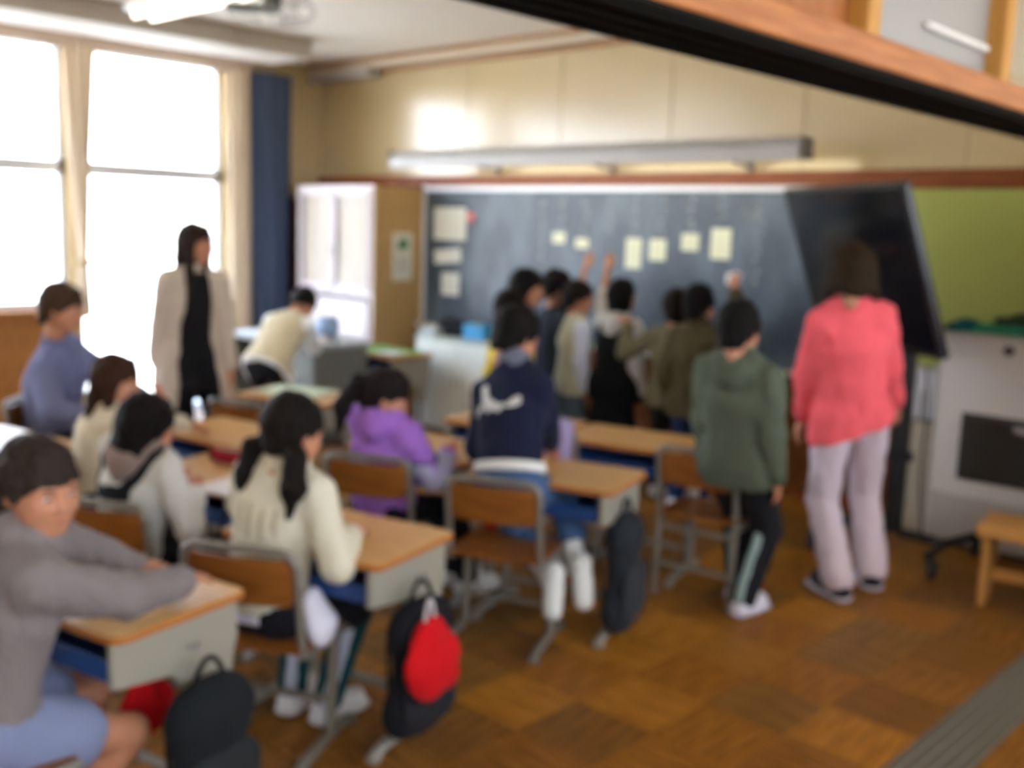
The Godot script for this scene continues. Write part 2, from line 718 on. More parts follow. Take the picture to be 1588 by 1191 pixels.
func build_shell() -> void:
	var cream := plain(c8(198, 176, 130), 0.24, 0.0, 0.65)
	cream.clearcoat_enabled = true
	cream.clearcoat = 1.0
	cream.clearcoat_roughness = 0.17
	var white := plain(c8(238, 230, 218), 0.75)
	var brown := wood(c8(120, 66, 32), c8(146, 84, 42), "x", 0.4)
	var panelw := wood(c8(124, 76, 36), c8(152, 98, 50), "y", 0.45)
	var dark_wood := wood(c8(104, 60, 26), c8(130, 78, 36), "y", 0.4)
	# ---- floor: parquet squares of five slats
	var fl := struct("floor", span(Vector3(XL - 0.2, -0.2, ZF - 0.2), Vector3(XC, -0.012, ZB)), plain(c8(60, 40, 24), 0.6))
	var tile := Geo.new()
	for k in 5:
		tile.box(Vector3((k - 2) * 0.0594, -0.006, 0), Vector3(0.0578, 0.012, 0.2965), 0.0015)
	var tm := tile.mesh()
	var tones: Array = []
	for t in [[146, 94, 30], [166, 110, 36], [130, 84, 28], [156, 98, 26], [140, 96, 38], [174, 114, 32]]:
		var a := c8(t[0], t[1], t[2])
		tones.append([wood(a.darkened(0.2), a.lightened(0.04), "z", 0.46), wood(a.darkened(0.2), a.lightened(0.04), "z", 0.48)])
	var rng := RandomNumberGenerator.new()
	rng.seed = 11
	var rest := [Geo.new(), Geo.new(), Geo.new()]
	for i in 22:
		for j in 27:
			var x := XR - 0.15 - i * 0.298
			var z := ZF + 0.15 + j * 0.298
			if x < XL + 0.1 or z > ZB - 0.1:
				continue
			var T := Transform3D(Basis(Vector3.UP, PI / 2 * ((i + j) % 2)), Vector3(x, 0, z))
			var pick := rng.randi() % 6
			# the view runs from the near sill to the far corner
			if x > -4.9 and z < -0.6 and z < -0.6 + (x + 1.14) * 0.12:
				share("floor_tile", tm, tones[pick][0], fl, T)
			else:
				rest[pick % 3].add(tile, T)
	for k in 3:
		var o := part("floor_tile_field", rest[k], tones[k * 2][0], fl)
		o.set_meta("kind", "stuff")
	# ---- sill strip with sliding-door grooves
	var sill := struct("trim_1", span(Vector3(XR, -0.1, -4.6), Vector3(XC, -0.004, ZB)), plain(c8(108, 106, 102), 0.5))
	for k in 5:
		part("groove_rail", span(Vector3(XR + 0.012 + k * 0.038, -0.006, -4.6), Vector3(XR + 0.036 + k * 0.038, 0.003, ZB), 0.002), plain(c8(112, 110, 106), 0.42, 0.3), sill)
	# ---- ceiling
	struct("ceiling", span(Vector3(XL - 0.2, HC, ZF - 0.2), Vector3(XC, HC + 0.2, ZB + 0.2)), white)
	struct("trim_2", span(Vector3(-7.0, 2.705, -4.62), Vector3(-6.5, HC, ZB), 0.006), plain(c8(196, 188, 178), 0.7))
	var corn := struct("trim_3", span(Vector3(XL, 2.765, ZF), Vector3(XR, HC, ZF + 0.13), 0.004), plain(c8(214, 200, 178), 0.6))
	part("cornice_strip", span(Vector3(XL, 2.735, ZF), Vector3(XR, 2.763, ZF + 0.03), 0.003), wood(c8(150, 106, 62), c8(170, 124, 74), "x"), corn)
	part("cornice_strip", span(Vector3(XL, HC - 0.03, ZF + 0.131), Vector3(XR, HC, ZF + 0.155), 0.003), wood(c8(150, 106, 62), c8(170, 124, 74), "x"), corn)
	# ---- front wall
	var wf_ := struct("wall_front", span(Vector3(XL - 0.2, -0.2, ZF - 0.2), Vector3(XC + 0.1, HC, ZF - 0.012)), plain(c8(120, 105, 80), 0.8))
	var pw := (XR - XL) / 7.0
	for k in 7:
		part("wall_panel", span(Vector3(XL + k * pw + 0.002, 1.91, ZF - 0.013), Vector3(XL + (k + 1) * pw - 0.002, 2.75, ZF), 0.003), cream, wf_)
		part("lower_panel", span(Vector3(XL + k * pw + 0.002, 0.0, ZF - 0.013), Vector3(XL + (k + 1) * pw - 0.002, 1.84, ZF), 0.003), dark_wood, wf_)
	var rail := struct("trim_4", span(Vector3(XL, 1.825, ZF), Vector3(XR, 1.912, ZF + 0.035), 0.006), wood(c8(128, 68, 34), c8(150, 84, 44), "x", 0.35))
	struct("baseboard_front", span(Vector3(XL, 0, ZF), Vector3(XR, 0.09, ZF + 0.015), 0.003), brown)
	# ---- window wall
	var zs := [2.2, 0.9, -0.4, -1.75, -3.27]
	var lw := struct("wall_left", span(Vector3(XL - 0.2, -0.2, ZF), Vector3(XL, HC, -4.55)), cream)
	part("wall_pier", span(Vector3(XL - 0.2, -0.2, -3.35), Vector3(XL, HC, -3.27)), cream, lw)
	part("wall_pier", span(Vector3(XL - 0.2, -0.2, 2.2), Vector3(XL, HC, ZB)), cream, lw)
	part("wall_head", span(Vector3(XL - 0.2, 2.74, -4.55), Vector3(XL, HC, 2.2)), cream, lw)
	part("wall_sill_board", span(Vector3(XL - 0.22, 0.80, -3.27), Vector3(XL + 0.10, 0.84, 2.2), 0.004), wood(c8(170, 116, 64), c8(190, 134, 78), "z"), lw)
	var k0 := 0
	for k in 9:
		part("wall_lower_panel", span(Vector3(XL - 0.2, -0.2, 2.2 - k * 0.604), Vector3(XL, 0.80, 2.2 - (k + 1) * 0.604 + 0.003), 0.002), wood(c8(166, 112, 62), c8(188, 132, 76), "y"), lw)
	struct("trim_5", span(Vector3(XL, 2.70, -4.70), Vector3(XL + 0.20, 2.79, ZB), 0.004), plain(c8(190, 168, 150), 0.6))
	struct("trim_6", span(Vector3(XL, 2.70, ZF), Vector3(-6.76, 2.764, ZF + 0.16), 0.012), plain(c8(176, 168, 160), 0.6))
	var alu := plain(c8(214, 214, 220), 0.4, 0.2)
	var glass := StandardMaterial3D.new()
	glass.albedo_color = Color(0.95, 0.98, 1.0, 0.06)
	glass.transparency = BaseMaterial3D.TRANSPARENCY_ALPHA
	glass.roughness = 0.02
	for k in 5:
		var z0: float = zs[k]
		var z1: float = zs[k + 1] if k < 4 else -4.55
		if k == 4:
			z0 = -3.35
		var y0 := 0.84 if k < 4 else 0.06
		var fr := Geo.new()
		var xw := XL - 0.1
		for z in [z0 - 0.02, z1 + 0.02]:
			fr.box(Vector3(xw, (y0 + 2.74) / 2, z), Vector3(0.07, 2.74 - y0, 0.04), 0.004)
		for y in [[y0 + 0.02, 0.045], [1.862, 0.10], [2.72, 0.045]]:
			fr.box(Vector3(xw, y[0], (z0 + z1) / 2), Vector3(0.07, y[1], absf(z1 - z0)), 0.004)
		var w := struct("window_%d" % (k + 1), fr, alu)
		for yy in [[y0 + 0.04, 1.815], [1.91, 2.70]]:
			part("pane", span(Vector3(xw - 0.003, yy[0], z0 - 0.04), Vector3(xw + 0.003, yy[1], z1 + 0.04)), glass, w)
		if k < 4:
			for yy in [[y0 + 0.04, 1.815], [1.91, 2.70]]:
				part("sash_stile", span(Vector3(xw - 0.02, yy[0], (z0 + z1) / 2 - 0.02), Vector3(xw + 0.02, yy[1], (z0 + z1) / 2 + 0.02), 0.004), alu, w)
	# balcony and school yard outside
	struct("ground_outside", span(Vector3(-120, -4.3, -90), Vector3(XL - 1.6, -4.0, 90)), plain(c8(226, 220, 206), 0.9))
	struct("balcony_floor", span(Vector3(XL - 1.5, -0.25, -8), Vector3(XL - 0.2, -0.05, 5)), plain(c8(206, 204, 198), 0.85))
	# ---- back wall
	struct("wall_back", span(Vector3(XL - 0.2, -0.2, ZB), Vector3(XC, HC, ZB + 0.2)), cream)
	# ---- corridor side: header, transom and the stub beyond the opening
	var wr_ := struct("wall_right", span(Vector3(XR, -0.2, ZF), Vector3(XC, HC, -4.6)), cream)
	part("wall_head", span(Vector3(XR, 2.42, -4.6), Vector3(XC, HC, ZB)), cream, wr_)
	var hw := wood(c8(150, 92, 52), c8(168, 108, 62), "z", 0.5)
	var hb := struct("beam", span(Vector3(XR, 1.885, -4.6), Vector3(XC, 1.945, ZB), 0.004), hw)
	var black := plain(c8(12, 11, 9), 0.8, 0.0, 0.2)
	part("track_board", span(Vector3(XR + 0.002, 1.873, -4.6), Vector3(XC - 0.004, 1.885, ZB)), black, hb)
	for k in 4:
		part("track_rib", span(Vector3(XR + 0.01 + k * 0.048, 1.866, -4.6), Vector3(XR + 0.034 + k * 0.048, 1.873, ZB), 0.001), black, hb)
	var mw := wood(c8(176, 126, 62), c8(194, 142, 76), "y", 0.5)
	var tf := struct("trim_7", span(Vector3(XR + 0.04, 2.37, -4.6), Vector3(XC - 0.03, 2.42, ZB), 0.004), mw)
	for z in [-4.4, -3.62, -2.845, -2.075, -1.29, -0.5, 0.3, 1.1, 1.9]:
		part("mullion", span(Vector3(XR + 0.05, 1.945, z - 0.028), Vector3(XC - 0.035, 2.37, z + 0.028), 0.004), mw, tf)
	var frost := StandardMaterial3D.new()
	frost.albedo_color = Color(0.62, 0.62, 0.63, 0.8)
	frost.transparency = BaseMaterial3D.TRANSPARENCY_ALPHA
	frost.roughness = 0.25
	part("transom_pane", span(Vector3(-1.04, 1.945, -2.817), Vector3(-1.034, 2.37, -2.103)), frost, tf)
	part("reflection_bar", span(Vector3(-1.03, 2.028, -2.80), Vector3(-1.018, 2.04, -2.42), 0.002), plain(c8(225, 225, 225), 0.4), tf)  # pale strip modelled in place of a light reflected in the pane
	var clear := StandardMaterial3D.new()
	clear.albedo_color = Color(0.9, 0.9, 0.88, 0.12)
	clear.transparency = BaseMaterial3D.TRANSPARENCY_ALPHA
	clear.roughness = 0.03
	part("transom_pane", span(Vector3(-1.04, 1.945, -3.592), Vector3(-1.034, 2.37, -2.873)), clear, tf)
	part("transom_board", span(Vector3(-1.05, 1.945, -2.047), Vector3(-1.03, 2.37, -1.318)), wood(c8(140, 84, 44), c8(160, 100, 54), "y"), tf)
	# ---- corridor
	var cf := struct("floor_corridor", span(Vector3(XC, -0.2, -7.0), Vector3(1.4, -0.012, 3.6)), plain(c8(60, 40, 24), 0.6))
	for k in 12:
		part("floor_plank", span(Vector3(XC + 0.002 + k * 0.195, -0.012, -7.0), Vector3(XC + 0.195 + k * 0.195, 0.0, 3.6), 0.002), tones[k % 6][1], cf)
	struct("ceiling_corridor", span(Vector3(XC, 2.6, -7.0), Vector3(1.6, 2.8, 3.6)), white)
	var cw := struct("wall_corridor", span(Vector3(1.4, -0.2, -7.0), Vector3(1.6, 1.35, 3.6)), cream)
	part("wall_head", span(Vector3(1.4, 2.3, -7.0), Vector3(1.6, 2.6, 3.6)), cream, cw)
	for z in [-7.0, -4.3, -1.6, 1.1, 3.4]:
		part("wall_pier", span(Vector3(1.4, 1.35, z), Vector3(1.6, 2.3, z + 0.2)), cream, cw)
	struct("sun_blocker_corridor", span(Vector3(1.6, 2.6, -7.0), Vector3(3.4, 2.75, 3.6)), white)  # unseen slab, added to keep the sun out of the corridor windows
	struct("wall_corridor_end", span(Vector3(XC, -0.2, -7.2), Vector3(1.6, 2.6, -7.0)), cream)
	struct("wall_corridor_back", span(Vector3(XC, -0.2, 3.6), Vector3(1.6, 2.6, 3.8)), cream)
	struct("wall_corridor_inner", span(Vector3(XR, -0.2, -7.2), Vector3(XC, HC, ZF)), cream)
	part("wall_pier", span(Vector3(XR, -0.2, ZB), Vector3(XC, HC, 3.8)), cream, wr_)

func gathered(y0: float, y1: float, hx: Callable, hz: Callable, pleats: int, depth: float) -> Geo:
	var g := Geo.new()
	var rs: Array = []
	var m := pleats * 8
	var ny := 26
	for j in ny + 1:
		var t := float(j) / ny
		var y := lerpf(y0, y1, t)
		var ring: Array = []
		for a in m:
			var an := TAU * a / m
			var w := 1.0 + depth * sin(an * pleats + 0.6 * sin(t * 5.0))
			ring.append(Vector3(cos(an) * hx.call(t) * w, y, sin(an) * hz.call(t) * w))
		rs.append(ring)
	g.rings(rs)
	return g

func build_curtains() -> void:
	var beige := cloth(c8(216, 198, 174))
	beige.backlight_enabled = true
	beige.backlight = Color(0.35, 0.31, 0.25)
	var t := thing("curtain", "beige curtain gathered and tied back on the pier between the two bright windows", "curtain", Vector3(XL + 0.13, 0, -3.31), 0, "curtains along the windows")
	var g := gathered(0.78, 2.70, func(u): return 0.055 + 0.03 * absf(u - 0.2), func(u): return 0.026 + 0.105 * absf(u - 0.22), 7, 0.16)
	part("curtain_cloth", g, beige, t)
	var tie := Geo.new()
	tie.lathe(Vector3(0, 1.18, 0), [Vector2(0.045, -0.02), Vector2(0.066, -0.012), Vector2(0.066, 0.012), Vector2(0.045, 0.02)], 18)
	part("tieback", tie, cloth(c8(200, 178, 140)), t)
	t = thing("curtain", "narrow beige curtain hanging at the far end of the windows beside the blue curtain", "curtain", Vector3(XL + 0.11, 0, -4.62), 0, "curtains along the windows")
	part("curtain_cloth", gathered(0.5, 2.70, func(u): return 0.06, func(u): return 0.085 - 0.012 * (1.0 - u), 6, 0.15), beige, t)
	t = thing("curtain", "dark blue blackout curtain bunched into a tall column left of the white cabinet", "curtain", Vector3(XL + 0.13, 0, -4.89), 0, "curtains along the windows")
	part("curtain_cloth", gathered(0.45, 2.70, func(u): return 0.09, func(u): return 0.150 + 0.035 * u, 9, 0.09), cloth(c8(74, 88, 116)), t)
	var rod := Geo.new()
	rod.tube([Vector3(XL + 0.13, 2.69, -5.15), Vector3(XL + 0.13, 2.69, ZB - 0.02)], 0.012, 8)
	tag(part("curtain_rail", rod, plain(c8(170, 165, 160), 0.4, 0.5)), "long curtain rail under the pelmet above the windows", "curtain rail")

func build_lamps() -> void:
	# ceiling fluorescent fitting, lit, at the top left
	var t := thing("ceiling_lamp", "lit white fluorescent ceiling lamp at the top left near the windows", "lamp", Vector3(-5.32, 2.70, -3.02), 0.0)
	var g := Geo.new()
	var poly := PackedVector2Array([Vector2(-0.11, 0.0), Vector2(-0.11, 0.03), Vector2(-0.05, 0.075), Vector2(0.05, 0.075), Vector2(0.11, 0.03), Vector2(0.11, 0.0)])
	g.prism(poly, -0.62, 0.62, Transform3D(Basis(Vector3.UP, PI / 2), Vector3.ZERO))
	g.box(Vector3(0, 0.11, 0), Vector3(0.5, 0.07, 0.06), 0.004)
	part("housing", g, plain(c8(240, 240, 238), 0.5), t)
	var em := StandardMaterial3D.new()
	em.albedo_color = Color(1, 1, 1)
	em.emission_enabled = true
	em.emission = Color(1.0, 0.97, 0.9)
	em.emission_energy_multiplier = 3.0
	for s in [-1, 1]:
		var tb := Geo.new()
		tb.tube([Vector3(-0.6, -0.022, s * 0.055), Vector3(0.6, -0.022, s * 0.055)], 0.016, 10)
		part("tube", tb, em, t)
	area_light("lamp_light", t, Transform3D(Basis(Vector3.RIGHT, -PI / 2), Vector3(0, -0.05, 0)), Vector2(1.2, 0.16), Color(1, 0.97, 0.9), 0.5)
	# blackboard lamp
	t = thing("blackboard_lamp", "long grey blackboard lamp on three wall brackets above the blackboard", "lamp", Vector3(-4.39, 1.99, -5.06))
	g = Geo.new()
	var pf := PackedVector2Array([Vector2(0.075, -0.005), Vector2(0.06, 0.045), Vector2(0.01, 0.075), Vector2(-0.04, 0.06), Vector2(-0.07, 0.02), Vector2(-0.072, -0.052), Vector2(-0.062, -0.052), Vector2(-0.058, 0.012), Vector2(-0.03, 0.045), Vector2(0.005, 0.058), Vector2(0.045, 0.035), Vector2(0.06, -0.005)])
	g.prism(pf, -1.66, 1.66, Transform3D(Basis(Vector3.UP, PI / 2), Vector3.ZERO))
	part("housing", g, plain(c8(176, 174, 172), 0.45, 0.1), t)
	for s in [-1.0, 1.0]:
		var e := Geo.new()
		e.box(Vector3(s * 1.667, 0.012, 0), Vector3(0.014, 0.115, 0.145), 0.006)
		part("end_cap", e, plain(c8(122, 118, 114), 0.5), t)
	for x in [-1.02, 0.04, 1.08]:
		var b := Geo.new()
		b.tube(fillet([Vector3(x, 0.06, 0.0), Vector3(x, 0.0, -0.12), Vector3(x, -0.045, -0.30), Vector3(x, -0.045, -0.43)], 0.08), 0.012, 8)
		b.box(Vector3(x, -0.045, -0.425), Vector3(0.04, 0.07, 0.01), 0.003)
		part("bracket", b, plain(c8(150, 146, 140), 0.45, 0.2), t)
	var em2 := em.duplicate()
	em2.emission_energy_multiplier = 1.5
	var tb2 := Geo.new()
	tb2.tube([Vector3(-1.6, 0.022, -0.005), Vector3(1.6, 0.022, -0.005)], 0.014, 10)
	part("tube", tb2, em2, t)
	area_light("board_light", t, Transform3D(Basis(Vector3.RIGHT, -0.95), Vector3(0, -0.02, -0.03)), Vector2(3.1, 0.05), Color(1, 0.93, 0.76), BOARD_LIGHT)
	# ceiling fan at the top edge
	t = thing("ceiling_fan", "small grey ceiling fan hanging at the top edge right of the lit lamp", "fan", Vector3(-4.73, 2.60, -3.10))
	g = Geo.new()
	g.lathe(Vector3.ZERO, [Vector2(0, -0.02), Vector2(0.05, -0.015), Vector2(0.06, 0.03), Vector2(0.05, 0.10), Vector2(0.02, 0.12), Vector2(0.014, 0.24), Vector2(0, 0.24)], 18)
	part("motor", g, plain(c8(120, 122, 118), 0.5), t)
	for k in 3:
		var b := Geo.new()
		b.box(Vector3(0.135, 0.0, 0), Vector3(0.17, 0.006, 0.09), 0.002, Basis(Vector3.RIGHT, 0.35))
		var o := part("blade", b, plain(c8(128, 132, 128), 0.5), t)
		o.rotation.y = k * TAU / 3
	for k in 10:
		var b := Geo.new()
		var a := TAU * k / 10
		b.tube([Vector3(cos(a) * 0.05, -0.06, sin(a) * 0.05), Vector3(cos(a) * 0.2, -0.05, sin(a) * 0.2), Vector3(cos(a) * 0.24, 0.0, sin(a) * 0.24), Vector3(cos(a) * 0.2, 0.05, sin(a) * 0.2), Vector3(cos(a) * 0.05, 0.06, sin(a) * 0.05)], 0.003, 5)
		part("guard_wire", b, plain(c8(130, 130, 126), 0.45, 0.4), t)
	var rg := Geo.new()
	for y in [-0.05, 0.05]:
		rg = Geo.new()
		var pts: Array = []
		for k in 25:
			pts.append(Vector3(cos(TAU * k / 24) * 0.2, y, sin(TAU * k / 24) * 0.2))
		rg.tube(pts, 0.003, 5, false)
		part("guard_ring", rg, plain(c8(130, 130, 126), 0.45, 0.4), t)
	g = Geo.new()
	g.tube([Vector3(0, 0, 0), Vector3(0, -0.14, 0)], 0.014, 8)
	tag(part("conduit", g, plain(c8(196, 184, 168), 0.6)), "short pale pipe running down the ceiling beam beside the fan", "pipe")
	get_node("conduit").position = Vector3(-6.48, HC, -3.99)

var desk0: Node3D
var chair_sled: Node3D
var chair_four: Node3D

func make_desk() -> Node3D:
	# origin on the floor under the middle of the top; the pupil sits at +z
	var t := thing("school_desk", "x", "desk", Vector3.ZERO, 0, "pupils' school desks")
	var h := 0.61
	var top := Geo.new()
	top.slab(Vector3(0, h - 0.011, 0), 0.60, 0.40, 0.022, 0.03, 0.004)
	part("desktop", top, wood(c8(196, 148, 90), c8(214, 168, 106), "x", 0.3), t)
	var e := Geo.new()
	var rs: Array = []
	for q in [[-0.001, -0.012], [0.0035, -0.008], [0.0035, 0.008], [-0.001, 0.012]]:
		var ring: Array = []
		for k in 4:
			for j in 4:
				var an := (k + j / 3.0) * PI / 2
				var rr: float = 0.03 + q[0]
				ring.append(Vector3([0.27, -0.27, -0.27, 0.27][k] + cos(an) * rr, h - 0.0125 + q[1] * 0.8, [0.17, 0.17, -0.17, -0.17][k] + sin(an) * rr))
		rs.append(ring)
	e.rings(rs, false)
	part("edge_band", e, wood(c8(170, 104, 52), c8(186, 120, 62), "x", 0.4), t)
	var metal := plain(c8(160, 156, 142), 0.5, 0.1)
	for s in [-1.0, 1.0]:
		var g := Geo.new()
		var x0: float = s * 0.262
		var pl := PackedVector2Array([Vector2(0.19, h - 0.024), Vector2(0.19, h - 0.135), Vector2(0.02, h - 0.16), Vector2(-0.055, h - 0.26), Vector2(-0.075, h - 0.36), Vector2(-0.135, h - 0.36), Vector2(-0.19, h - 0.12), Vector2(-0.19, h - 0.024)])
		# polygon drawn in (z, y), extruded along x
		g.prism(pl, -0.008, 0.008, Transform3D(Basis(Vector3(0, 0, 1), Vector3(0, 1, 0), Vector3(-1, 0, 0)), Vector3(x0, 0, 0)))
		part("side_panel", g, metal, t)
		var l := Geo.new()
		l.tube([Vector3(x0, 0.03, -0.105), Vector3(x0, h - 0.2, -0.105)], 0.02, 10, true, 0.75)
		part("leg", l, plain(c8(150, 146, 138), 0.4, 0.3), t)
		var sk := Geo.new()
		sk.tube(fillet([Vector3(x0, 0.012, 0.17), Vector3(x0, 0.030, 0.12), Vector3(x0, 0.030, -0.16), Vector3(x0, 0.012, -0.2)], 0.03), 0.017, 10)
		sk.box(Vector3(x0, 0.007, 0.155), Vector3(0.04, 0.014, 0.045), 0.005)
		sk.box(Vector3(x0, 0.007, -0.185), Vector3(0.04, 0.014, 0.045), 0.005)
		part("skid", sk, plain(c8(160, 156, 148), 0.4, 0.3), t)
		var hk := Geo.new()
		hk.tube(fillet([Vector3(s * 0.268, 0.51, -0.03), Vector3(s * 0.30, 0.505, -0.03), Vector3(s * 0.305, 0.53, -0.03)], 0.01), 0.004, 6)
		part("bag_hook", hk, plain(c8(190, 190, 190), 0.3, 0.7), t)
	var bar := Geo.new()
	bar.tube([Vector3(-0.262, 0.10, -0.105), Vector3(0.262, 0.10, -0.105)], 0.014, 8)
	part("cross_bar", bar, plain(c8(150, 146, 138), 0.4, 0.3), t)
	var tr := Geo.new()
	tr.box(Vector3(0, h - 0.132, 0.0), Vector3(0.47, 0.006, 0.34), 0.002)
	tr.box(Vector3(0, h - 0.085, -0.168), Vector3(0.47, 0.09, 0.006), 0.002)
	for s in [-1.0, 1.0]:
		tr.box(Vector3(s * 0.235, h - 0.085, 0), Vector3(0.006, 0.095, 0.34), 0.002)
	tr.box(Vector3(0, h - 0.105, 0.172), Vector3(0.47, 0.055, 0.008), 0.003)
	part("book_tray", tr, plain(c8(34, 70, 128), 0.45), t)
	return t

func make_chair(sled: bool) -> Node3D:
	# origin on the floor under the seat; faces -z
	var t := thing("school_chair", "x", "chair", Vector3.ZERO, 0, "pupils' school chairs")
	var ply := wood(c8(124, 72, 28), c8(148, 92, 38), "x", 0.4)
	var metal := plain(c8(136, 131, 122), 0.4, 0.35)
	var g := Geo.new()
	var rs: Array = []
	for j in 9:
		var z := -0.18 + 0.36 * j / 8.0
		var wv := 0.18 - (0.012 if j == 0 or j == 8 else 0.0)
		var yv := 0.362 + 0.010 * pow(z / 0.18, 2.0) * (-1.0 if z < 0 else 0.6)
		var ring: Array = []
		for p in [[-1, 0.006], [-0.5, 0.002], [0, 0.0], [0.5, 0.002], [1, 0.006], [1, -0.006], [0.5, -0.010], [0, -0.012], [-0.5, -0.010], [-1, -0.006]]:
			ring.append(Vector3(p[0] * wv, yv + p[1], z))
		rs.append(ring)
	g.rings(rs)
	part("seat", g, ply, t)
	g = Geo.new()
	rs = []
	for j in 7:
		var y := 0.50 + 0.135 * j / 6.0
		var wv := 0.160 - (0.014 if j == 0 or j == 6 else 0.0)
		var zz := 0.165 + (y - 0.36) * 0.12
		var ring: Array = []
		for p in [-1.0, -0.5, 0.0, 0.5, 1.0]:
			ring.append(Vector3(p * wv, y, zz + 0.022 * (1.0 - p * p) - 0.006))
		for p in [1.0, 0.5, 0.0, -0.5, -1.0]:
			ring.append(Vector3(p * wv, y, zz + 0.022 * (1.0 - p * p) + 0.006))
		rs.append(ring)
	g.rings(rs)
	part("backrest", g, ply, t)
	g = Geo.new()
	g.tube(fillet([Vector3(-0.172, 0.345, 0.155), Vector3(-0.172, 0.655, 0.20), Vector3(0.172, 0.655, 0.20), Vector3(0.172, 0.345, 0.155)], 0.05, 5), 0.0125, 9)
	part("back_frame", g, metal, t)
	for s in [-1.0, 1.0]:
		var x: float = s * 0.172
		g = Geo.new()
		g.tube(fillet([Vector3(x, 0.36, 0.158), Vector3(x, 0.335, 0.12), Vector3(x, 0.335, -0.15)], 0.04), 0.0125, 8)
		part("seat_rail", g, metal, t)
		if sled:
			g = Geo.new()
			g.tube([Vector3(x, 0.335, -0.05), Vector3(x, 0.04, -0.02)], 0.016, 10)
			part("leg", g, metal, t)
			g = Geo.new()
			g.tube(fillet([Vector3(x, 0.012, 0.2), Vector3(x, 0.03, 0.14), Vector3(x, 0.03, -0.13), Vector3(x, 0.012, -0.18)], 0.03), 0.0165, 9)
			g.box(Vector3(x, 0.006, 0.185), Vector3(0.036, 0.012, 0.04), 0.004)
			g.box(Vector3(x, 0.006, -0.165), Vector3(0.036, 0.012, 0.04), 0.004)
			part("skid", g, metal, t)
		else:
			g = Geo.new()
			g.tube([Vector3(x, 0.35, 0.156), Vector3(x, 0.012, 0.172)], 0.0125, 9)
			g.box(Vector3(x, 0.008, 0.172), Vector3(0.03, 0.016, 0.03), 0.004)
			part("leg", g, metal, t)
			g = Geo.new()
			g.tube([Vector3(x, 0.335, -0.14), Vector3(x, 0.012, -0.165)], 0.0125, 9)
			g.box(Vector3(x, 0.008, -0.165), Vector3(0.03, 0.016, 0.03), 0.004)
			part("leg", g, metal, t)
	g = Geo.new()
	if sled:
		g.tube([Vector3(-0.172, 0.14, -0.03), Vector3(0.172, 0.14, -0.03)], 0.011, 8)
		part("cross_bar", g, metal, t)
	else:
		for q in [[0.30, 0.158], [0.14, 0.166]]:
			var b := Geo.new()
			b.tube([Vector3(-0.172, q[0], q[1]), Vector3(0.172, q[0], q[1])], 0.012, 8)
			part("cross_bar", b, metal, t)
	return t

func dup(src: Node3D, base: String, at: Vector3, yaw: float, label: String) -> Node3D:
	var o: Node3D
	if src.get_meta("label") == "x":
		o = src
	else:
		o = src.duplicate()
		o.name = numbered(base)
		add_child(o, true)
	o.position = at
	o.rotation.y = yaw
	o.set_meta("label", label)
	return o

func build_furniture() -> void:
	desk0 = make_desk()
	var D := [
		[-2.462, -1.12, 0.22, "pupil's desk at the front left of the photo, with sleeves resting on its top"],
		[-2.474, -1.86, 0.25, "pupil's desk in front of the cream-sweater child, red cap bag on its side"],
		[-2.565, -2.985, 0.30, "pupil's desk under the kneeling navy-sweatshirt boy, dark bag on its side"],
		[-2.77, -3.75, 0.25, "pupil's desk beyond the empty chair, below the olive-jacket boy's elbow"],
		[-3.40, -3.62, 0.22, "pupil's desk with the lavender jacket chair before it, below the black dress"],
		[-3.22, -2.90, 0.20, "pupil's desk in front of the purple-jacket girl"],
		[-3.32, -1.98, 0.20, "pupil's desk in front of the child with black straps and taupe hood"],
		[-3.98, -2.40, 0.15, "pupil's desk in front of the long-haired child in cream"],
		[-4.62, -3.22, 0.32, "pupil's desk with the pale green notebook near the standing woman in the beige coat"],
		[-4.35, -1.55, 0.20, "sunlit pupil's desk at the left edge before the seated grey-blue sweater"],
		[-5.82, -4.80, 0.02, "pupil's desk topped with a green mat between white cabinet and tan cupboard side"],
	]
	for d in D:
		dup(desk0, "school_desk", Vector3(d[0], 0, d[1]), d[2], d[3])
	chair_sled = make_chair(true)
	var C := [
		[-2.30, -0.74, 0.15, "school chair under the grey-sweater child at the front left"],
		[-2.49, -1.64, 0.50, "school chair under the cream-sweater child with low bunches"],
		[-2.57, -2.72, 0.45, "school chair that the navy-sweatshirt boy kneels on"],
		[-3.15, -2.60, 0.52, "school chair under the purple-jacket girl"],
		[-3.15, -1.56, 0.45, "school chair under the child with black straps and taupe hood"],
		[-3.98, -1.78, 0.10, "school chair under the long-haired child in cream"],
		[-3.07, -3.64, 0.10, "school chair with a lavender jacket hung over its back"],
		[-4.44, -2.86, 0.32, "empty school chair drawn up to the desk with the pale green notebook"],
		[-4.92, -2.06, -0.80, "school chair under the seated person in grey-blue"],
	]
	for c in C:
		dup(chair_sled, "school_chair", Vector3(c[0], 0, c[1]), c[2], c[3])
	chair_four = make_chair(false)
	dup(chair_four, "school_chair", Vector3(-2.34, 0, -3.75), 0.18, "empty four-legged school chair with its back to the viewer, left of the olive jacket")
	build_front_furniture()
	build_board()
	build_tv()
	build_heater()
	build_bags()

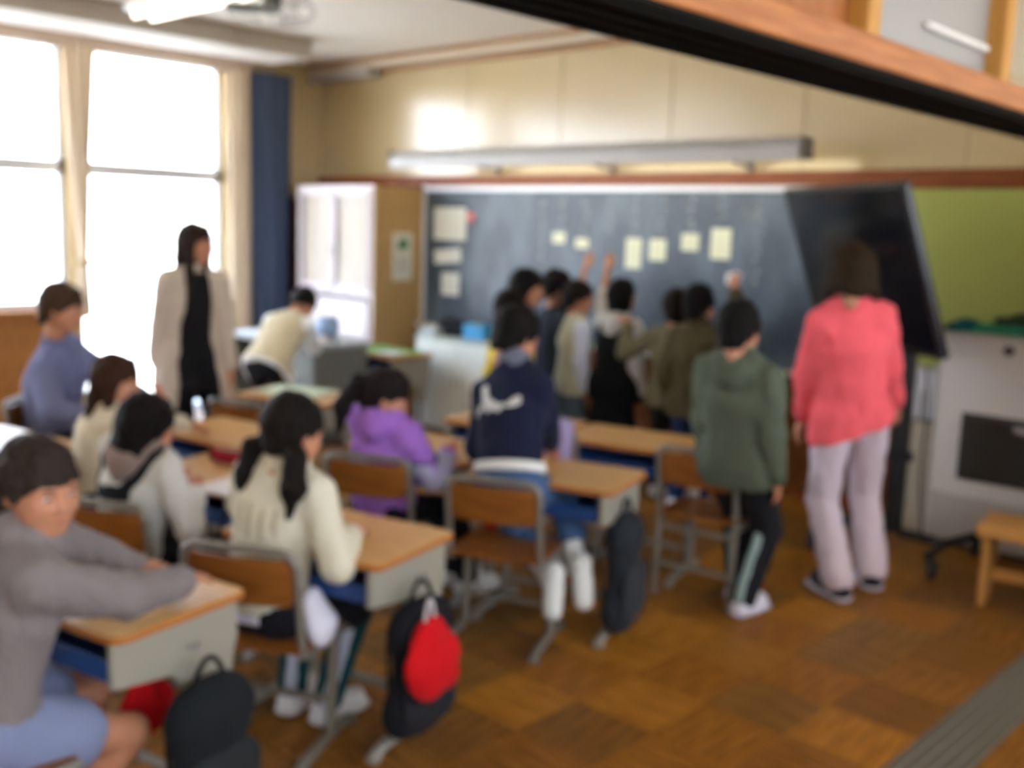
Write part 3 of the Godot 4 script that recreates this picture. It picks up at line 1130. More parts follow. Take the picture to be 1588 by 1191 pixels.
func build_front_furniture() -> void:
	# tall white cabinet with curtained doors, its tan side towards the room
	var w := plain(c8(232, 222, 226), 0.4)
	var t := thing("cabinet", "tall white cabinet with pleated white curtains behind its glass doors in the front corner", "cabinet", Vector3(-6.695, 0, -5.235))
	var g := Geo.new()
	for x in [-0.485, 0.465]:
		g.box(Vector3(x, 0.9075, 0), Vector3(0.03, 1.815, 0.52), 0.003)
	for y in [0.02, 0.98, 1.795]:
		g.box(Vector3(-0.01, y, 0), Vector3(0.92, 0.04, 0.52), 0.003)
	g.box(Vector3(-0.01, 0.9, -0.25), Vector3(0.95, 1.8, 0.012))
	part("carcass", g, w, t)
	part("side_panel", boxg(Vector3(0.4885, 0.9075, 0), Vector3(0.017, 1.815, 0.52), 0.002), wood(c8(168, 134, 88), c8(184, 150, 102), "y", 0.45), t, "tan wooden side panel")
	for s in [-1.0, 1.0]:
		var dx: float = -0.01 + s * 0.23
		var dg := Geo.new()
		for q in [-0.213, 0.213]:
			dg.box(Vector3(dx + q, 1.39, 0.268), Vector3(0.026, 0.77, 0.018), 0.003)
		for q in [1.025, 1.755]:
			dg.box(Vector3(dx, q, 0.268), Vector3(0.37, 0.04, 0.018), 0.003)
		var door := part("door", dg, w, t)
		var cu := Geo.new()
		var rs: Array = []
		for j in 10:
			var y := 1.02 + 0.74 * j / 9.0
			var ring: Array = []
			for a in 41:
				var x := dx - 0.19 + 0.38 * a / 40.0
				ring.append(Vector3(x, y, 0.235 + 0.008 * sin(a * 0.95 + s) + 0.004 * sin(j * 0.7 + a * 0.4)))
			for a in 41:
				var x := dx + 0.19 - 0.38 * a / 40.0
				ring.append(Vector3(x, y, 0.231 + 0.008 * sin((40 - a) * 0.95 + s) + 0.004 * sin(j * 0.7 + (40 - a) * 0.4)))
			rs.append(ring)
		cu.rings(rs)
		part("door_curtain", cu, cloth(c8(236, 226, 212)), t, "pleated white curtain")
		var gl := StandardMaterial3D.new()
		gl.albedo_color = Color(1, 1, 1, 0.07)
		gl.transparency = BaseMaterial3D.TRANSPARENCY_ALPHA
		gl.roughness = 0.03
		gl.metallic_specular = 0.15
		part("pane", boxg(Vector3(dx, 1.39, 0.266), Vector3(0.37, 0.70, 0.004)), gl, door)
		part("handle", boxg(Vector3(dx - s * 0.195, 1.3, 0.284), Vector3(0.014, 0.09, 0.014), 0.004), plain(c8(180, 180, 180), 0.3, 0.7), door)
	for k in 3:
		var dr := part("drawer", boxg(Vector3(-0.01, 0.19 + k * 0.30, 0.268), Vector3(0.90, 0.285, 0.018), 0.004), w, t)
		part("handle", boxg(Vector3(-0.01, 0.25 + k * 0.30, 0.283), Vector3(0.16, 0.02, 0.014), 0.005), plain(c8(190, 188, 188), 0.3, 0.6), dr)
	# sheet of paper with a green picture on the tan side
	t = thing("notice_sheet", "white notice with a green picture at its top on the tan cabinet side", "notice", Vector3(-6.192, 1.28, -5.25))
	part("sheet", boxg(Vector3.ZERO, Vector3(0.003, 0.37, 0.20), 0.001), plain(c8(206, 202, 186), 0.8), t)
	var pic := Geo.new()
	pic.prism(PackedVector2Array([Vector2(-0.06, 0.06), Vector2(0.0, 0.05), Vector2(0.065, 0.07), Vector2(0.05, 0.12), Vector2(0.015, 0.15), Vector2(-0.03, 0.13)]), 0.0016, 0.0022, Transform3D(Basis(Vector3.UP, PI / 2), Vector3.ZERO))
	part("picture", pic, plain(c8(70, 120, 86), 0.8), t)
	part("text_block", boxg(Vector3(0.0018, -0.06, 0), Vector3(0.0008, 0.13, 0.14)), plain(c8(186, 184, 176), 0.8), t)
	# dark open bookcase squeezed between the blue curtain and the cabinet
	t = thing("bookcase", "dark brown open bookcase in the corner between blue curtain and white cabinet", "bookcase", Vector3(-7.40, 0, -5.28))
	var dw := wood(c8(78, 50, 34), c8(94, 62, 42), "y")
	for x in [-0.19, 0.19]:
		part("side_panel", boxg(Vector3(x, 0.86, 0), Vector3(0.02, 1.72, 0.36), 0.002), dw, t)
	part("back_panel", boxg(Vector3(0, 0.86, -0.175), Vector3(0.38, 1.72, 0.01)), dw, t)
	for y in [0.04, 0.5, 0.92, 1.32, 1.71]:
		part("shelf", boxg(Vector3(0, y, 0), Vector3(0.36, 0.02, 0.35), 0.002), dw, t)
	t = thing("storage_box", "small white box on the upper shelf of the dark bookcase", "box", Vector3(-7.33, 1.331, -5.22))
	part("body", boxg(Vector3(0, 0.09, 0), Vector3(0.16, 0.18, 0.2), 0.01), plain(c8(214, 206, 216), 0.5), t)
	part("lid", boxg(Vector3(0, 0.19, 0), Vector3(0.17, 0.025, 0.21), 0.008), plain(c8(224, 218, 226), 0.5), t)
	t = thing("storage_box", "small pinkish box on the middle shelf of the dark bookcase", "box", Vector3(-7.33, 0.931, -5.22))
	part("body", boxg(Vector3(0, 0.10, 0), Vector3(0.15, 0.20, 0.2), 0.01), plain(c8(206, 168, 176), 0.5), t)
	part("lid", boxg(Vector3(0, 0.21, 0), Vector3(0.16, 0.02, 0.21), 0.008), plain(c8(216, 182, 188), 0.5), t)
	# grey teacher's desk
	t = thing("teacher_desk", "grey steel teacher's desk under the bending child in the cream vest", "desk", Vector3(-6.28, 0, -4.30))
	part("desktop", boxg(Vector3(0, 0.69, 0), Vector3(1.20, 0.03, 0.50), 0.006), plain(c8(150, 156, 154), 0.4), t)
	part("drawer_pedestal", boxg(Vector3(0.38, 0.36, -0.01), Vector3(0.40, 0.62, 0.44), 0.006), plain(c8(112, 114, 108), 0.5), t)
	for k in 3:
		var dr := part("drawer", boxg(Vector3(0.38, 0.15 + k * 0.205, 0.217), Vector3(0.38, 0.19, 0.014), 0.004), plain(c8(118, 120, 114), 0.45), t)
		part("handle", boxg(Vector3(0.38, 0.20 + k * 0.205, 0.229), Vector3(0.14, 0.016, 0.012), 0.004), plain(c8(160, 160, 158), 0.3, 0.6), dr)
	part("end_panel", boxg(Vector3(-0.57, 0.34, 0), Vector3(0.03, 0.66, 0.44), 0.004), plain(c8(112, 114, 108), 0.5), t)
	part("modesty_panel", boxg(Vector3(-0.18, 0.40, -0.21), Vector3(0.76, 0.5, 0.02), 0.004), plain(c8(112, 114, 108), 0.5), t)
	for q in [[-6.60, -4.20, 0.3, "loose white paper at the left end of the grey steel desk"], [-5.88, -4.20, -0.2, "loose pale blue paper at the right end of the grey steel desk"]]:
		var p := Geo.new()
		p.slab(Vector3.ZERO, 0.30, 0.21, 0.004, 0.004, 0.001)
		var o := part("paper_sheet", p, plain(c8(238, 244, 248), 0.7))
		tag(o, q[3], "paper", "papers on the teacher's desk")
		o.position = Vector3(q[0], 0.708, q[1])
		o.rotation.y = q[2]
	# a round pale blue pot on the steel desk
	t = thing("pot", "rounded pale blue pot on the grey steel desk against the white cabinet", "pot", Vector3(-6.05, 0.706, -4.44))
	g = Geo.new()
	g.lathe(Vector3.ZERO, [Vector2(0, 0), Vector2(0.06, 0.0), Vector2(0.082, 0.05), Vector2(0.085, 0.10), Vector2(0.07, 0.145), Vector2(0.062, 0.14), Vector2(0.07, 0.10), Vector2(0, 0.02)], 24)
	part("body", g, plain(c8(140, 164, 196), 0.35), t)
	g = Geo.new()
	g.lathe(Vector3(0, 0.144, 0), [Vector2(0.062, -0.006), Vector2(0.074, -0.003), Vector2(0.074, 0.004), Vector2(0.062, 0.006)], 24)
	part("rim", g, plain(c8(110, 136, 172), 0.35), t)
	# green mat and white paper on the far pupil's desk
	g = Geo.new()
	g.slab(Vector3.ZERO, 0.52, 0.33, 0.008, 0.02, 0.002)
	var o2 := part("desk_mat", g, plain(c8(126, 176, 96), 0.6))
	tag(o2, "bright green mat covering the far desk beside the white cabinet", "mat")
	o2.position = Vector3(-5.82, 0.615, -4.80)
	g = Geo.new()
	g.slab(Vector3.ZERO, 0.20, 0.15, 0.006, 0.01, 0.001)
	o2 = part("paper_sheet", g, plain(c8(240, 248, 250), 0.5))
	tag(o2, "bright white card lying on the green mat", "paper")
	o2.position = Vector3(-5.65, 0.623, -4.70)
	# low white cabinet under the blackboard
	var wc := plain(c8(240, 247, 241), 0.45)
	t = thing("low_cabinet", "low pale greenish-white cabinet under the left end of the blackboard", "cabinet", Vector3(-5.40, 0, -5.29))
	part("body", boxg(Vector3(0, 0.36, 0), Vector3(0.93, 0.66, 0.32), 0.005), wc, t)
	part("worktop", boxg(Vector3(0, 0.70, 0), Vector3(0.95, 0.025, 0.345), 0.006), plain(c8(196, 206, 200), 0.4), t)
	part("plinth", boxg(Vector3(0, 0.018, 0), Vector3(0.90, 0.036, 0.29)), plain(c8(120, 84, 50), 0.6), t)
	for s in [-1.0, 1.0]:
		var d2 := part("door", boxg(Vector3(s * 0.231, 0.365, 0.166), Vector3(0.456, 0.62, 0.014), 0.003), wc, t)
		part("handle", boxg(Vector3(s * 0.035, 0.40, 0.178), Vector3(0.014, 0.10, 0.012), 0.004), plain(c8(180, 180, 178), 0.3, 0.6), d2)
	var f := Field.new()
	f.cell = 0.012
	f.cap(Vector3(-0.09, 0.05, 0), Vector3(0.09, 0.06, 0), 0.062, 0.055, 0.03, Vector3(0, 0, 1), 1.2)
	f.cap(Vector3(-0.05, 0.09, 0.01), Vector3(0.06, 0.10, 0.0), 0.04, 0.03)
	f.plane(Vector3(0, 0.002, 0), Vector3(0, -1, 0))
	f.wr = 0.006
	t = thing("pouch", "slumped black bag on the low white cabinet against the blackboard", "bag", Vector3(-5.64, 0.713, -5.29))
	later(f, part("body", null, cloth(c8(32, 34, 40)), t))
	g = Geo.new()
	g.tube([Vector3(-0.06, 0.1, 0.03), Vector3(-0.04, 0.16, 0.035), Vector3(0.04, 0.165, 0.035), Vector3(0.07, 0.1, 0.03)], 0.008, 6)
	part("strap", g, cloth(c8(24, 25, 30)), t)
	t = thing("tissue_box", "bright blue box on the low white cabinet right of the black bag", "box", Vector3(-5.37, 0.713, -5.28), 0.15)
	part("body", boxg(Vector3(0, 0.055, 0), Vector3(0.19, 0.11, 0.11), 0.006), plain(c8(64, 158, 216), 0.5), t)
	part("opening", boxg(Vector3(0, 0.1105, 0), Vector3(0.10, 0.002, 0.03), 0.0005), plain(c8(226, 236, 240), 0.6), t)
	t = thing("paper_stack", "low stack of pale sheets on the left end of the low white cabinet", "paper", Vector3(-5.78, 0.713, -5.2), 0.1)
	for k in 5:
		g = Geo.new()
		g.slab(Vector3(0.004 * (k % 3), 0.006 + k * 0.011, 0.003 * (k % 2)), 0.16, 0.12, 0.010, 0.004, 0.001)
		part("sheaf", g, plain(c8(200, 206, 210), 0.7), t)
	# notebook, eraser on the desk by the coat
	t = thing("notebook", "pale green open notebook on the desk beside the standing woman", "notebook", Vector3(-4.66, 0.612, -3.22), 0.4)
	for s in [-1.0, 1.0]:
		g = Geo.new()
		g.slab(Vector3(s * 0.092, 0.006, 0), 0.18, 0.25, 0.010, 0.006, 0.002, Basis(Vector3(0, 0, 1), s * 0.03))
		part("page_block", g, plain(c8(206, 220, 190), 0.7), t)
	part("spine", boxg(Vector3(0, 0.004, 0), Vector3(0.012, 0.008, 0.25), 0.002), plain(c8(120, 170, 130), 0.6), t)
	t = thing("glare_sheet", "white worksheet on the desk left of the cream sweater", "paper", Vector3(-3.12, 0.612, -1.92), 0.25)  # glare on the desktop, put in as a thin pale sheet
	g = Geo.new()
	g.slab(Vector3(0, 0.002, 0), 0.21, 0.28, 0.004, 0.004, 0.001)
	part("glare_patch", g, plain(c8(236, 228, 226), 0.6), t)
	t = thing("pencil_case", "dark red pencil case in front of the child with the taupe hood", "pencil case", Vector3(-3.42, 0.612, -2.06), 0.3)
	g = Geo.new()
	g.tube([Vector3(-0.09, 0.026, 0), Vector3(-0.08, 0.028, 0), Vector3(0.08, 0.028, 0), Vector3(0.09, 0.026, 0)], [0.018, 0.027, 0.027, 0.018], 12)
	part("body", g, cloth(c8(140, 30, 40)), t)
	part("zip", boxg(Vector3(0, 0.055, 0), Vector3(0.15, 0.003, 0.007), 0.001), plain(c8(190, 186, 180), 0.35, 0.6), t)

func build_board() -> void:
	# blackboard
	var t := thing("blackboard", "wide dark green-grey blackboard with a pale aluminium frame and chalk tray", "blackboard", Vector3(-4.36, 1.29, ZF + 0.012))
	var bm := StandardMaterial3D.new()
	bm.albedo_texture = noise_tex("chalkdust", 0.012, false, 1.0, grad(c8(70, 83, 99), c8(94, 109, 126)), 4)
	bm.uv1_triplanar = true
	bm.uv1_scale = Vector3(0.9, 0.6, 0.9)
	bm.roughness = 0.36
	bm.metallic_specular = 0.45
	part("board", boxg(Vector3(0, 0, 0.015), Vector3(3.60, 1.06, 0.03)), bm, t)
	var al := plain(c8(214, 216, 222), 0.35, 0.3)
	part("frame_rail", boxg(Vector3(0, 0.52, 0.022), Vector3(3.66, 0.035, 0.045), 0.004), al, t)
	for s in [-1.0, 1.0]:
		part("frame_stile", boxg(Vector3(s * 1.815, 0, 0.022), Vector3(0.035, 1.09, 0.045), 0.004), al, t)
	var g := Geo.new()
	g.box(Vector3(0, -0.545, 0.05), Vector3(3.66, 0.014, 0.10), 0.003)
	g.box(Vector3(0, -0.535, 0.097), Vector3(3.66, 0.034, 0.006), 0.002)
	part("chalk_tray", g, plain(c8(222, 218, 206), 0.45), t)
	# faint vertical lines of chalk writing, too blurred in the photograph to be read
	var rng := RandomNumberGenerator.new()
	rng.seed = 5
	var cols := [[-4.93, 1.70, 1.32, 0.5], [-4.745, 1.735, 1.52, 0.8], [-4.54, 1.72, 1.52, 0.6], [-4.33, 1.73, 1.52, 0.5], [-4.12, 1.75, 1.47, 0.9], [-3.91, 1.74, 1.47, 0.8], [-3.68, 1.75, 1.53, 0.7], [-3.46, 1.76, 1.60, 0.6], [-3.21, 1.69, 1.24, 0.5]]
	for c in cols:
		g = Geo.new()
		var y: float = c[1]
		while y > c[2]:
			var s := 0.046
			for k in 4:
				var horiz := k % 2 == 0
				var p := Vector2(rng.randf_range(-0.5, 0.5), rng.randf_range(-0.5, 0.5)) * s
				var l := rng.randf_range(0.5, 1.0) * s
				var rot := rng.randf_range(-0.25, 0.25) + (0.0 if horiz else PI / 2)
				g.box(Vector3(c[0] + 4.36 + p.x, y - 1.29 + p.y, 0.0305), Vector3(l, 0.0042 * (0.7 + c[3] * 0.5), 0.001), 0.0, Basis(Vector3.BACK, rot))
			y -= 0.062
		part("chalk_writing", g, plain(c8(168, 178, 184), 0.9), t).set_meta("kind", "stuff")
	g = Geo.new()
	for k in 5:
		g.tube([Vector3(1.02 + k * 0.032, 0.36 + 0.05 * sin(k * 2.0), 0.0308), Vector3(1.05 + k * 0.032, 0.40 - 0.04 * sin(k * 1.3), 0.0308)], 0.003, 5)
	part("chalk_doodle", g, plain(c8(150, 150, 132), 0.9), t)
	# paper strips the pupils have stuck up
	var slip := plain(c8(238, 242, 214), 0.6)
	var S := [
		[-4.765, 1.475, 0.115, 0.075, "short cream paper slip, leftmost of the row on the blackboard"],
		[-4.555, 1.445, 0.115, 0.068, "short cream paper slip just left of the raised hands"],
		[-4.115, 1.395, 0.125, 0.195, "tall cream paper slip just right of the raised hands"],
		[-3.925, 1.425, 0.130, 0.135, "square cream paper slip right of the tall slip beside the raised hands"],
		[-3.68, 1.482, 0.125, 0.105, "small wide cream paper slip left of the rightmost tall slip"],
		[-3.458, 1.48, 0.140, 0.185, "tall cream paper slip, rightmost of the row on the blackboard"],
	]
	for s in S:
		var p := thing("paper_slip", s[4], "paper", Vector3(s[0], s[1], ZF + 0.0465), 0, "paper slips stuck on the blackboard")
		g = Geo.new()
		g.slab(Vector3.ZERO, s[2], s[3], 0.003, 0.006, 0.001, Basis(Vector3.RIGHT, PI / 2))
		part("sheet", g, slip, p)
		g = Geo.new()
		for k in 3:
			g.box(Vector3(-0.025 + k * 0.025, 0, 0.002), Vector3(0.004, s[3] * 0.7, 0.001))
		part("writing", g, plain(c8(206, 210, 188), 0.8), p)
	# papers at the left end
	var N := [
		[-5.88, 1.545, 0.36, 0.245, 0.0, "large square white notice at the upper left of the blackboard"],
		[-5.90, 1.30, 0.30, 0.105, 0.10, "low wide white notice in the middle of the left-end papers"],
		[-5.86, 1.085, 0.20, 0.17, 0.0, "small square white notice, lowest of the left-end papers"],
	]
	for s in N:
		var p := thing("notice_sheet", s[5], "notice", Vector3(s[0], s[1], ZF + 0.047), 0, "notices at the left end of the blackboard")
		var bs := Basis(Vector3.BACK, s[4]) * Basis(Vector3.RIGHT, PI / 2)
		g = Geo.new()
		g.slab(Vector3.ZERO, s[2], s[3], 0.003, 0.004, 0.001, bs)
		part("sheet", g, plain(c8(222, 224, 216), 0.7), p)
		g = Geo.new()
		var nl := int(s[3] / 0.035)
		for k in nl:
			g.box(Basis(Vector3.BACK, s[4]) * Vector3(-0.02 * (k % 2), s[3] * 0.38 - k * 0.033, 0.0018), Vector3(s[2] * 0.78, 0.006, 0.001), 0.0, Basis(Vector3.BACK, s[4]))
		part("writing", g, plain(c8(176, 180, 180), 0.8), p)
	t = thing("magnet", "round pink magnet beside the large white notice", "magnet", Vector3(-5.645, 1.60, ZF + 0.043))
	g = Geo.new()
	g.lathe(Vector3.ZERO, [Vector2(0, 0), Vector2(0.038, 0), Vector2(0.040, 0.008), Vector2(0.032, 0.018), Vector2(0, 0.02)], 20, Basis(Vector3.RIGHT, PI / 2))
	part("cap", g, plain(c8(216, 120, 120), 0.4), t)
	# green pin board on the right
	t = thing("pin_board", "plain olive-green pin board on the front wall right of the screen", "pin board", Vector3(-1.83, 1.29, ZF + 0.004))
	var gb := StandardMaterial3D.new()
	gb.albedo_texture = noise_tex("felt", 0.08, false, 1.0, grad(c8(178, 187, 100), c8(188, 197, 110)))
	gb.uv1_triplanar = true
	gb.uv1_scale = Vector3(3, 3, 3)
	gb.roughness = 0.9
	part("felt_panel", boxg(Vector3(0, 0, 0.01), Vector3(1.30, 1.06, 0.02)), gb, t)
	for s in [-1.0, 1.0]:
		part("frame_stile", boxg(Vector3(s * 0.655, 0, 0.014), Vector3(0.02, 1.07, 0.026), 0.003), wood(c8(120, 70, 36), c8(140, 84, 44), "y"), t)
		part("frame_rail", boxg(Vector3(0, s * 0.53, 0.014), Vector3(1.30, 0.02, 0.026), 0.003), wood(c8(120, 70, 36), c8(140, 84, 44), "x"), t)

func build_tv() -> void:
	var t := thing("display_screen", "large dark glossy display screen tilted forward on a black wheeled stand", "screen", Vector3(-2.05, 0, -4.95), 0.0)
	var T := Transform3D(Basis(Vector3.UP, -0.6) * Basis(Vector3.RIGHT, 0.345), Vector3(-0.25, 1.40, 0.10))
	var g := Geo.new()
	g.box(T.origin + T.basis * Vector3(0, 0, -0.022), Vector3(1.12, 0.82, 0.045), 0.008, T.basis)
	part("bezel", g, plain(c8(22, 22, 26), 0.35), t)
	g = Geo.new()
	g.box(T.origin + T.basis * Vector3(0, 0.006, 0.0015), Vector3(1.07, 0.765, 0.004), 0.001, T.basis)
	part("panel", g, plain(c8(16, 17, 24), 0.16, 0.0, 0.6), t)
	g = Geo.new()
	g.box(T.origin + T.basis * Vector3(0, -0.05, -0.065), Vector3(0.46, 0.36, 0.045), 0.01, T.basis)
	part("rear_housing", g, plain(c8(28, 28, 32), 0.6), t)
	g = Geo.new()
	var mp := T.origin + T.basis * Vector3(0.06, -0.06, -0.09)
	g.tube([mp, Vector3(mp.x + 0.06, mp.y - 0.02, mp.z - 0.09), Vector3(0.03, 1.15, 0.04)], 0.03, 8)
	part("tilt_arm", g, plain(c8(30, 30, 34), 0.5), t)
	g = Geo.new()
	for s in [-0.022, 0.022]:
		g.box(Vector3(0.03 + s, 0.64, 0.04), Vector3(0.034, 1.06, 0.045), 0.006)
	g.box(Vector3(0.03, 1.10, 0.04), Vector3(0.16, 0.14, 0.03), 0.006)
	g.box(Vector3(0.03, 0.50, 0.04), Vector3(0.13, 0.05, 0.03), 0.004)
	part("pole", g, plain(c8(30, 31, 34), 0.45, 0.2), t)
	for s in [-1.0, 1.0]:
		g = Geo.new()
		g.tube(fillet([Vector3(0.03 + s * 0.04, 0.115, 0.04), Vector3(0.03 + s * 0.26, 0.115, 0.04), Vector3(0.03 + s * 0.27, 0.10, 0.27)], 0.08), 0.024, 8)
		g.tube([Vector3(0.03 + s * 0.26, 0.115, 0.04), Vector3(0.03 + s * 0.29, 0.10, -0.26)], 0.022, 8)
		var leg := part("foot", g, plain(c8(28, 29, 32), 0.45, 0.2), t)
		for z in [0.29, -0.25]:
			var w := Geo.new()
			w.lathe(Vector3(0.03 + s * 0.30, 0.036, z), [Vector2(0, -0.014), Vector2(0.032, -0.014), Vector2(0.036, -0.008), Vector2(0.036, 0.008), Vector2(0.032, 0.014), Vector2(0, 0.014)], 16, Basis(Vector3.BACK, PI / 2))
			w.box(Vector3(0.03 + s * 0.30, 0.075, z), Vector3(0.05, 0.03, 0.05), 0.006)
			part("caster", w, plain(c8(40, 40, 44), 0.6), leg)
	g = Geo.new()
	g.tube(fillet([Vector3(0.13, 0.95, 0.06), Vector3(0.17, 0.75, 0.10), Vector3(0.15, 0.45, 0.08), Vector3(0.2, 0.1, 0.1)], 0.15, 5), 0.006, 6)
	part("cable", g, plain(c8(24, 24, 26), 0.6), t)

func build_heater() -> void:
	var w := plain(c8(214, 209, 204), 0.5)
	var t := thing("room_heater", "big off-white room heater with a dark slatted grille under the green pin board", "heater", Vector3(-1.60, 0, -5.36))
	part("cabinet_body", boxg(Vector3(0, 0.56, 0), Vector3(0.80, 1.04, 0.24), 0.012), w, t)
	part("plinth", boxg(Vector3(0, 0.02, 0), Vector3(0.76, 0.04, 0.2)), plain(c8(90, 70, 52), 0.6), t)
	part("top_cover", boxg(Vector3(0, 1.087, 0), Vector3(0.81, 0.016, 0.25), 0.004), plain(c8(196, 190, 182), 0.45), t)
	part("grille_frame", boxg(Vector3(0.06, 0.535, 0.123), Vector3(0.64, 0.34, 0.012), 0.004), plain(c8(58, 54, 50), 0.5), t)
	for k in 13:
		part("grille_slat", boxg(Vector3(0.06, 0.385 + k * 0.025, 0.134), Vector3(0.61, 0.009, 0.022), 0.002, Basis(Vector3.RIGHT, 0.5)), plain(c8(66, 62, 58), 0.45, 0.2), t)
	part("badge", boxg(Vector3(0.04, 0.655, 0.146), Vector3(0.085, 0.03, 0.006), 0.002), plain(c8(170, 166, 160), 0.4), t)
	var g := Geo.new()
	g.lathe(Vector3(-0.07, 1.03, 0.12), [Vector2(0, 0), Vector2(0.024, 0), Vector2(0.024, 0.012), Vector2(0.016, 0.024), Vector2(0, 0.025)], 16, Basis(Vector3.RIGHT, PI / 2))
	part("control_knob", g, plain(c8(56, 46, 30), 0.4), t)
	part("seam_panel", boxg(Vector3(0, 0.16, 0.121), Vector3(0.76, 0.24, 0.006), 0.002), plain(c8(182, 176, 170), 0.5), t)
	# pipe cabinet at its left, lower and paler
	t = thing("pipe_box", "pale metal box cover beside the room heater behind the screen stand", "box", Vector3(-2.12, 0, -5.38))
	part("lower_cover", boxg(Vector3(0, 0.31, 0), Vector3(0.20, 0.62, 0.2), 0.006), plain(c8(178, 168, 152), 0.5), t)
	part("upper_cover", boxg(Vector3(0, 0.76, 0), Vector3(0.20, 0.26, 0.2), 0.006), plain(c8(206, 206, 212), 0.45), t)
	part("latch", boxg(Vector3(0.04, 0.70, 0.104), Vector3(0.012, 0.16, 0.012), 0.003), plain(c8(120, 120, 122), 0.4, 0.5), t)
	# crumpled cloths on the heater
	var C := [[-1.66, 0.0, 0.22, c8(60, 150, 118), "crumpled sea-green cloth lying along the top of the heater"], [-1.66, 0.045, 0.10, c8(52, 78, 58), "dark green cap on top of the sea-green cloth"], [-1.93, 0.0, 0.06, c8(24, 92, 96), "small dark teal cloth at the left end of the heater top"]]
	for c in C:
		var f := Field.new()
		f.cell = 0.01
		f.cap(Vector3(-c[2], 0.015, 0.0), Vector3(c[2], 0.018, 0.02), 0.03, 0.028, 0.03, Vector3(0, 0, 1), 0.55)
		f.cap(Vector3(-c[2] * 0.3, 0.025, 0.0), Vector3(c[2] * 0.5, 0.03, -0.02), 0.03, 0.03, 0.03, Vector3(0, 0, 1), 0.6)
		f.plane(Vector3(0, 0.0, 0), Vector3(0, -1, 0))
		f.wr = 0.016
		f.wf = 11.0
		var o := part("folded_cloth", null, cloth(c[3]))
		tag(o, c[4], "cloth")
		o.position = Vector3(c[0], 1.097 + c[1], -5.36)
		later(f, o)
	# low wooden stool at the right edge
	t = thing("wooden_stool", "small light wooden stool cut by the right edge in front of the heater", "stool", Vector3(-1.33, 0, -4.62), 0.15)
	var lw := wood(c8(186, 134, 72), c8(206, 154, 90), "x", 0.45)
	part("seat", boxg(Vector3(0, 0.335, 0), Vector3(0.34, 0.05, 0.30), 0.008), lw, t)
	for s in [-1.0, 1.0]:
		part("side_panel", boxg(Vector3(s * 0.13, 0.155, 0), Vector3(0.03, 0.31, 0.26), 0.005), wood(c8(172, 122, 64), c8(190, 140, 80), "y", 0.45), t)
	part("stretcher", boxg(Vector3(0, 0.12, 0), Vector3(0.23, 0.05, 0.025), 0.004), lw, t)

func hanging_bag(label: String, at: Vector3, yaw: float, w: float, h: float, d: float, c: Color, group := "bags hanging at the desks' sides") -> Node3D:
	# origin at the hook; hangs down; broad side faces +x
	var t := thing("school_bag", label, "bag", at, yaw, group)
	var f := Field.new()
	f.cell = 0.012
	f.wr = 0.005
	f.wf = 8.0
	f.cap(Vector3(0, -0.14, -w * 0.22), Vector3(0, -0.14, w * 0.22), 0.07, 0.07, 0.04, Vector3(1, 0, 0), 0.14 / d)
	f.cap(Vector3(0, -h + 0.07, -w * 0.5 + 0.06), Vector3(0, -h + 0.07, w * 0.5 - 0.06), 0.075, 0.075, 0.06, Vector3(1, 0, 0), 0.15 / d)
	f.cap(Vector3(0, -0.16, 0), Vector3(0, -h + 0.1, 0), w * 0.40, w * 0.46, 0.06, Vector3(1, 0, 0), w * 0.86 / d)
	later(f, part("body", null, cloth(c), t))
	f = Field.new()
	f.cell = 0.01
	f.cap(Vector3(d * 0.42, -h * 0.62, -w * 0.24), Vector3(d * 0.42, -h * 0.62, w * 0.24), 0.06, 0.06, 0.03, Vector3(1, 0, 0), 2.6)
	f.cap(Vector3(d * 0.42, -h * 0.82, -w * 0.24), Vector3(d * 0.42, -h * 0.82, w * 0.24), 0.06, 0.06, 0.06, Vector3(1, 0, 0), 2.6)
	later(f, part("pocket", null, cloth(c.lightened(0.05)), t))
	var g := Geo.new()
	for z in [-0.03, 0.03]:
		g.tube(fillet([Vector3(z * 0.3, -0.12, -0.055 + z * 0.2), Vector3(0, -0.03, -0.04), Vector3(0, 0.008, 0.0), Vector3(0, -0.03, 0.04), Vector3(z * 0.3, -0.12, 0.055 + z * 0.2)], 0.06), 0.007, 7)
	part("handle", g, cloth(c.darkened(0.2)), t)
	for z in [-0.6, 0.6]:
		g = Geo.new()
		g.tube(fillet([Vector3(-d * 0.4, -0.12, z * w * 0.3), Vector3(-d * 0.75, -h * 0.4, z * w * 0.4), Vector3(-d * 0.45, -h * 0.85, z * w * 0.5)], 0.1), 0.011, 6, true, 0.4)
		part("shoulder_strap", g, cloth(c.darkened(0.2)), t)
	return t

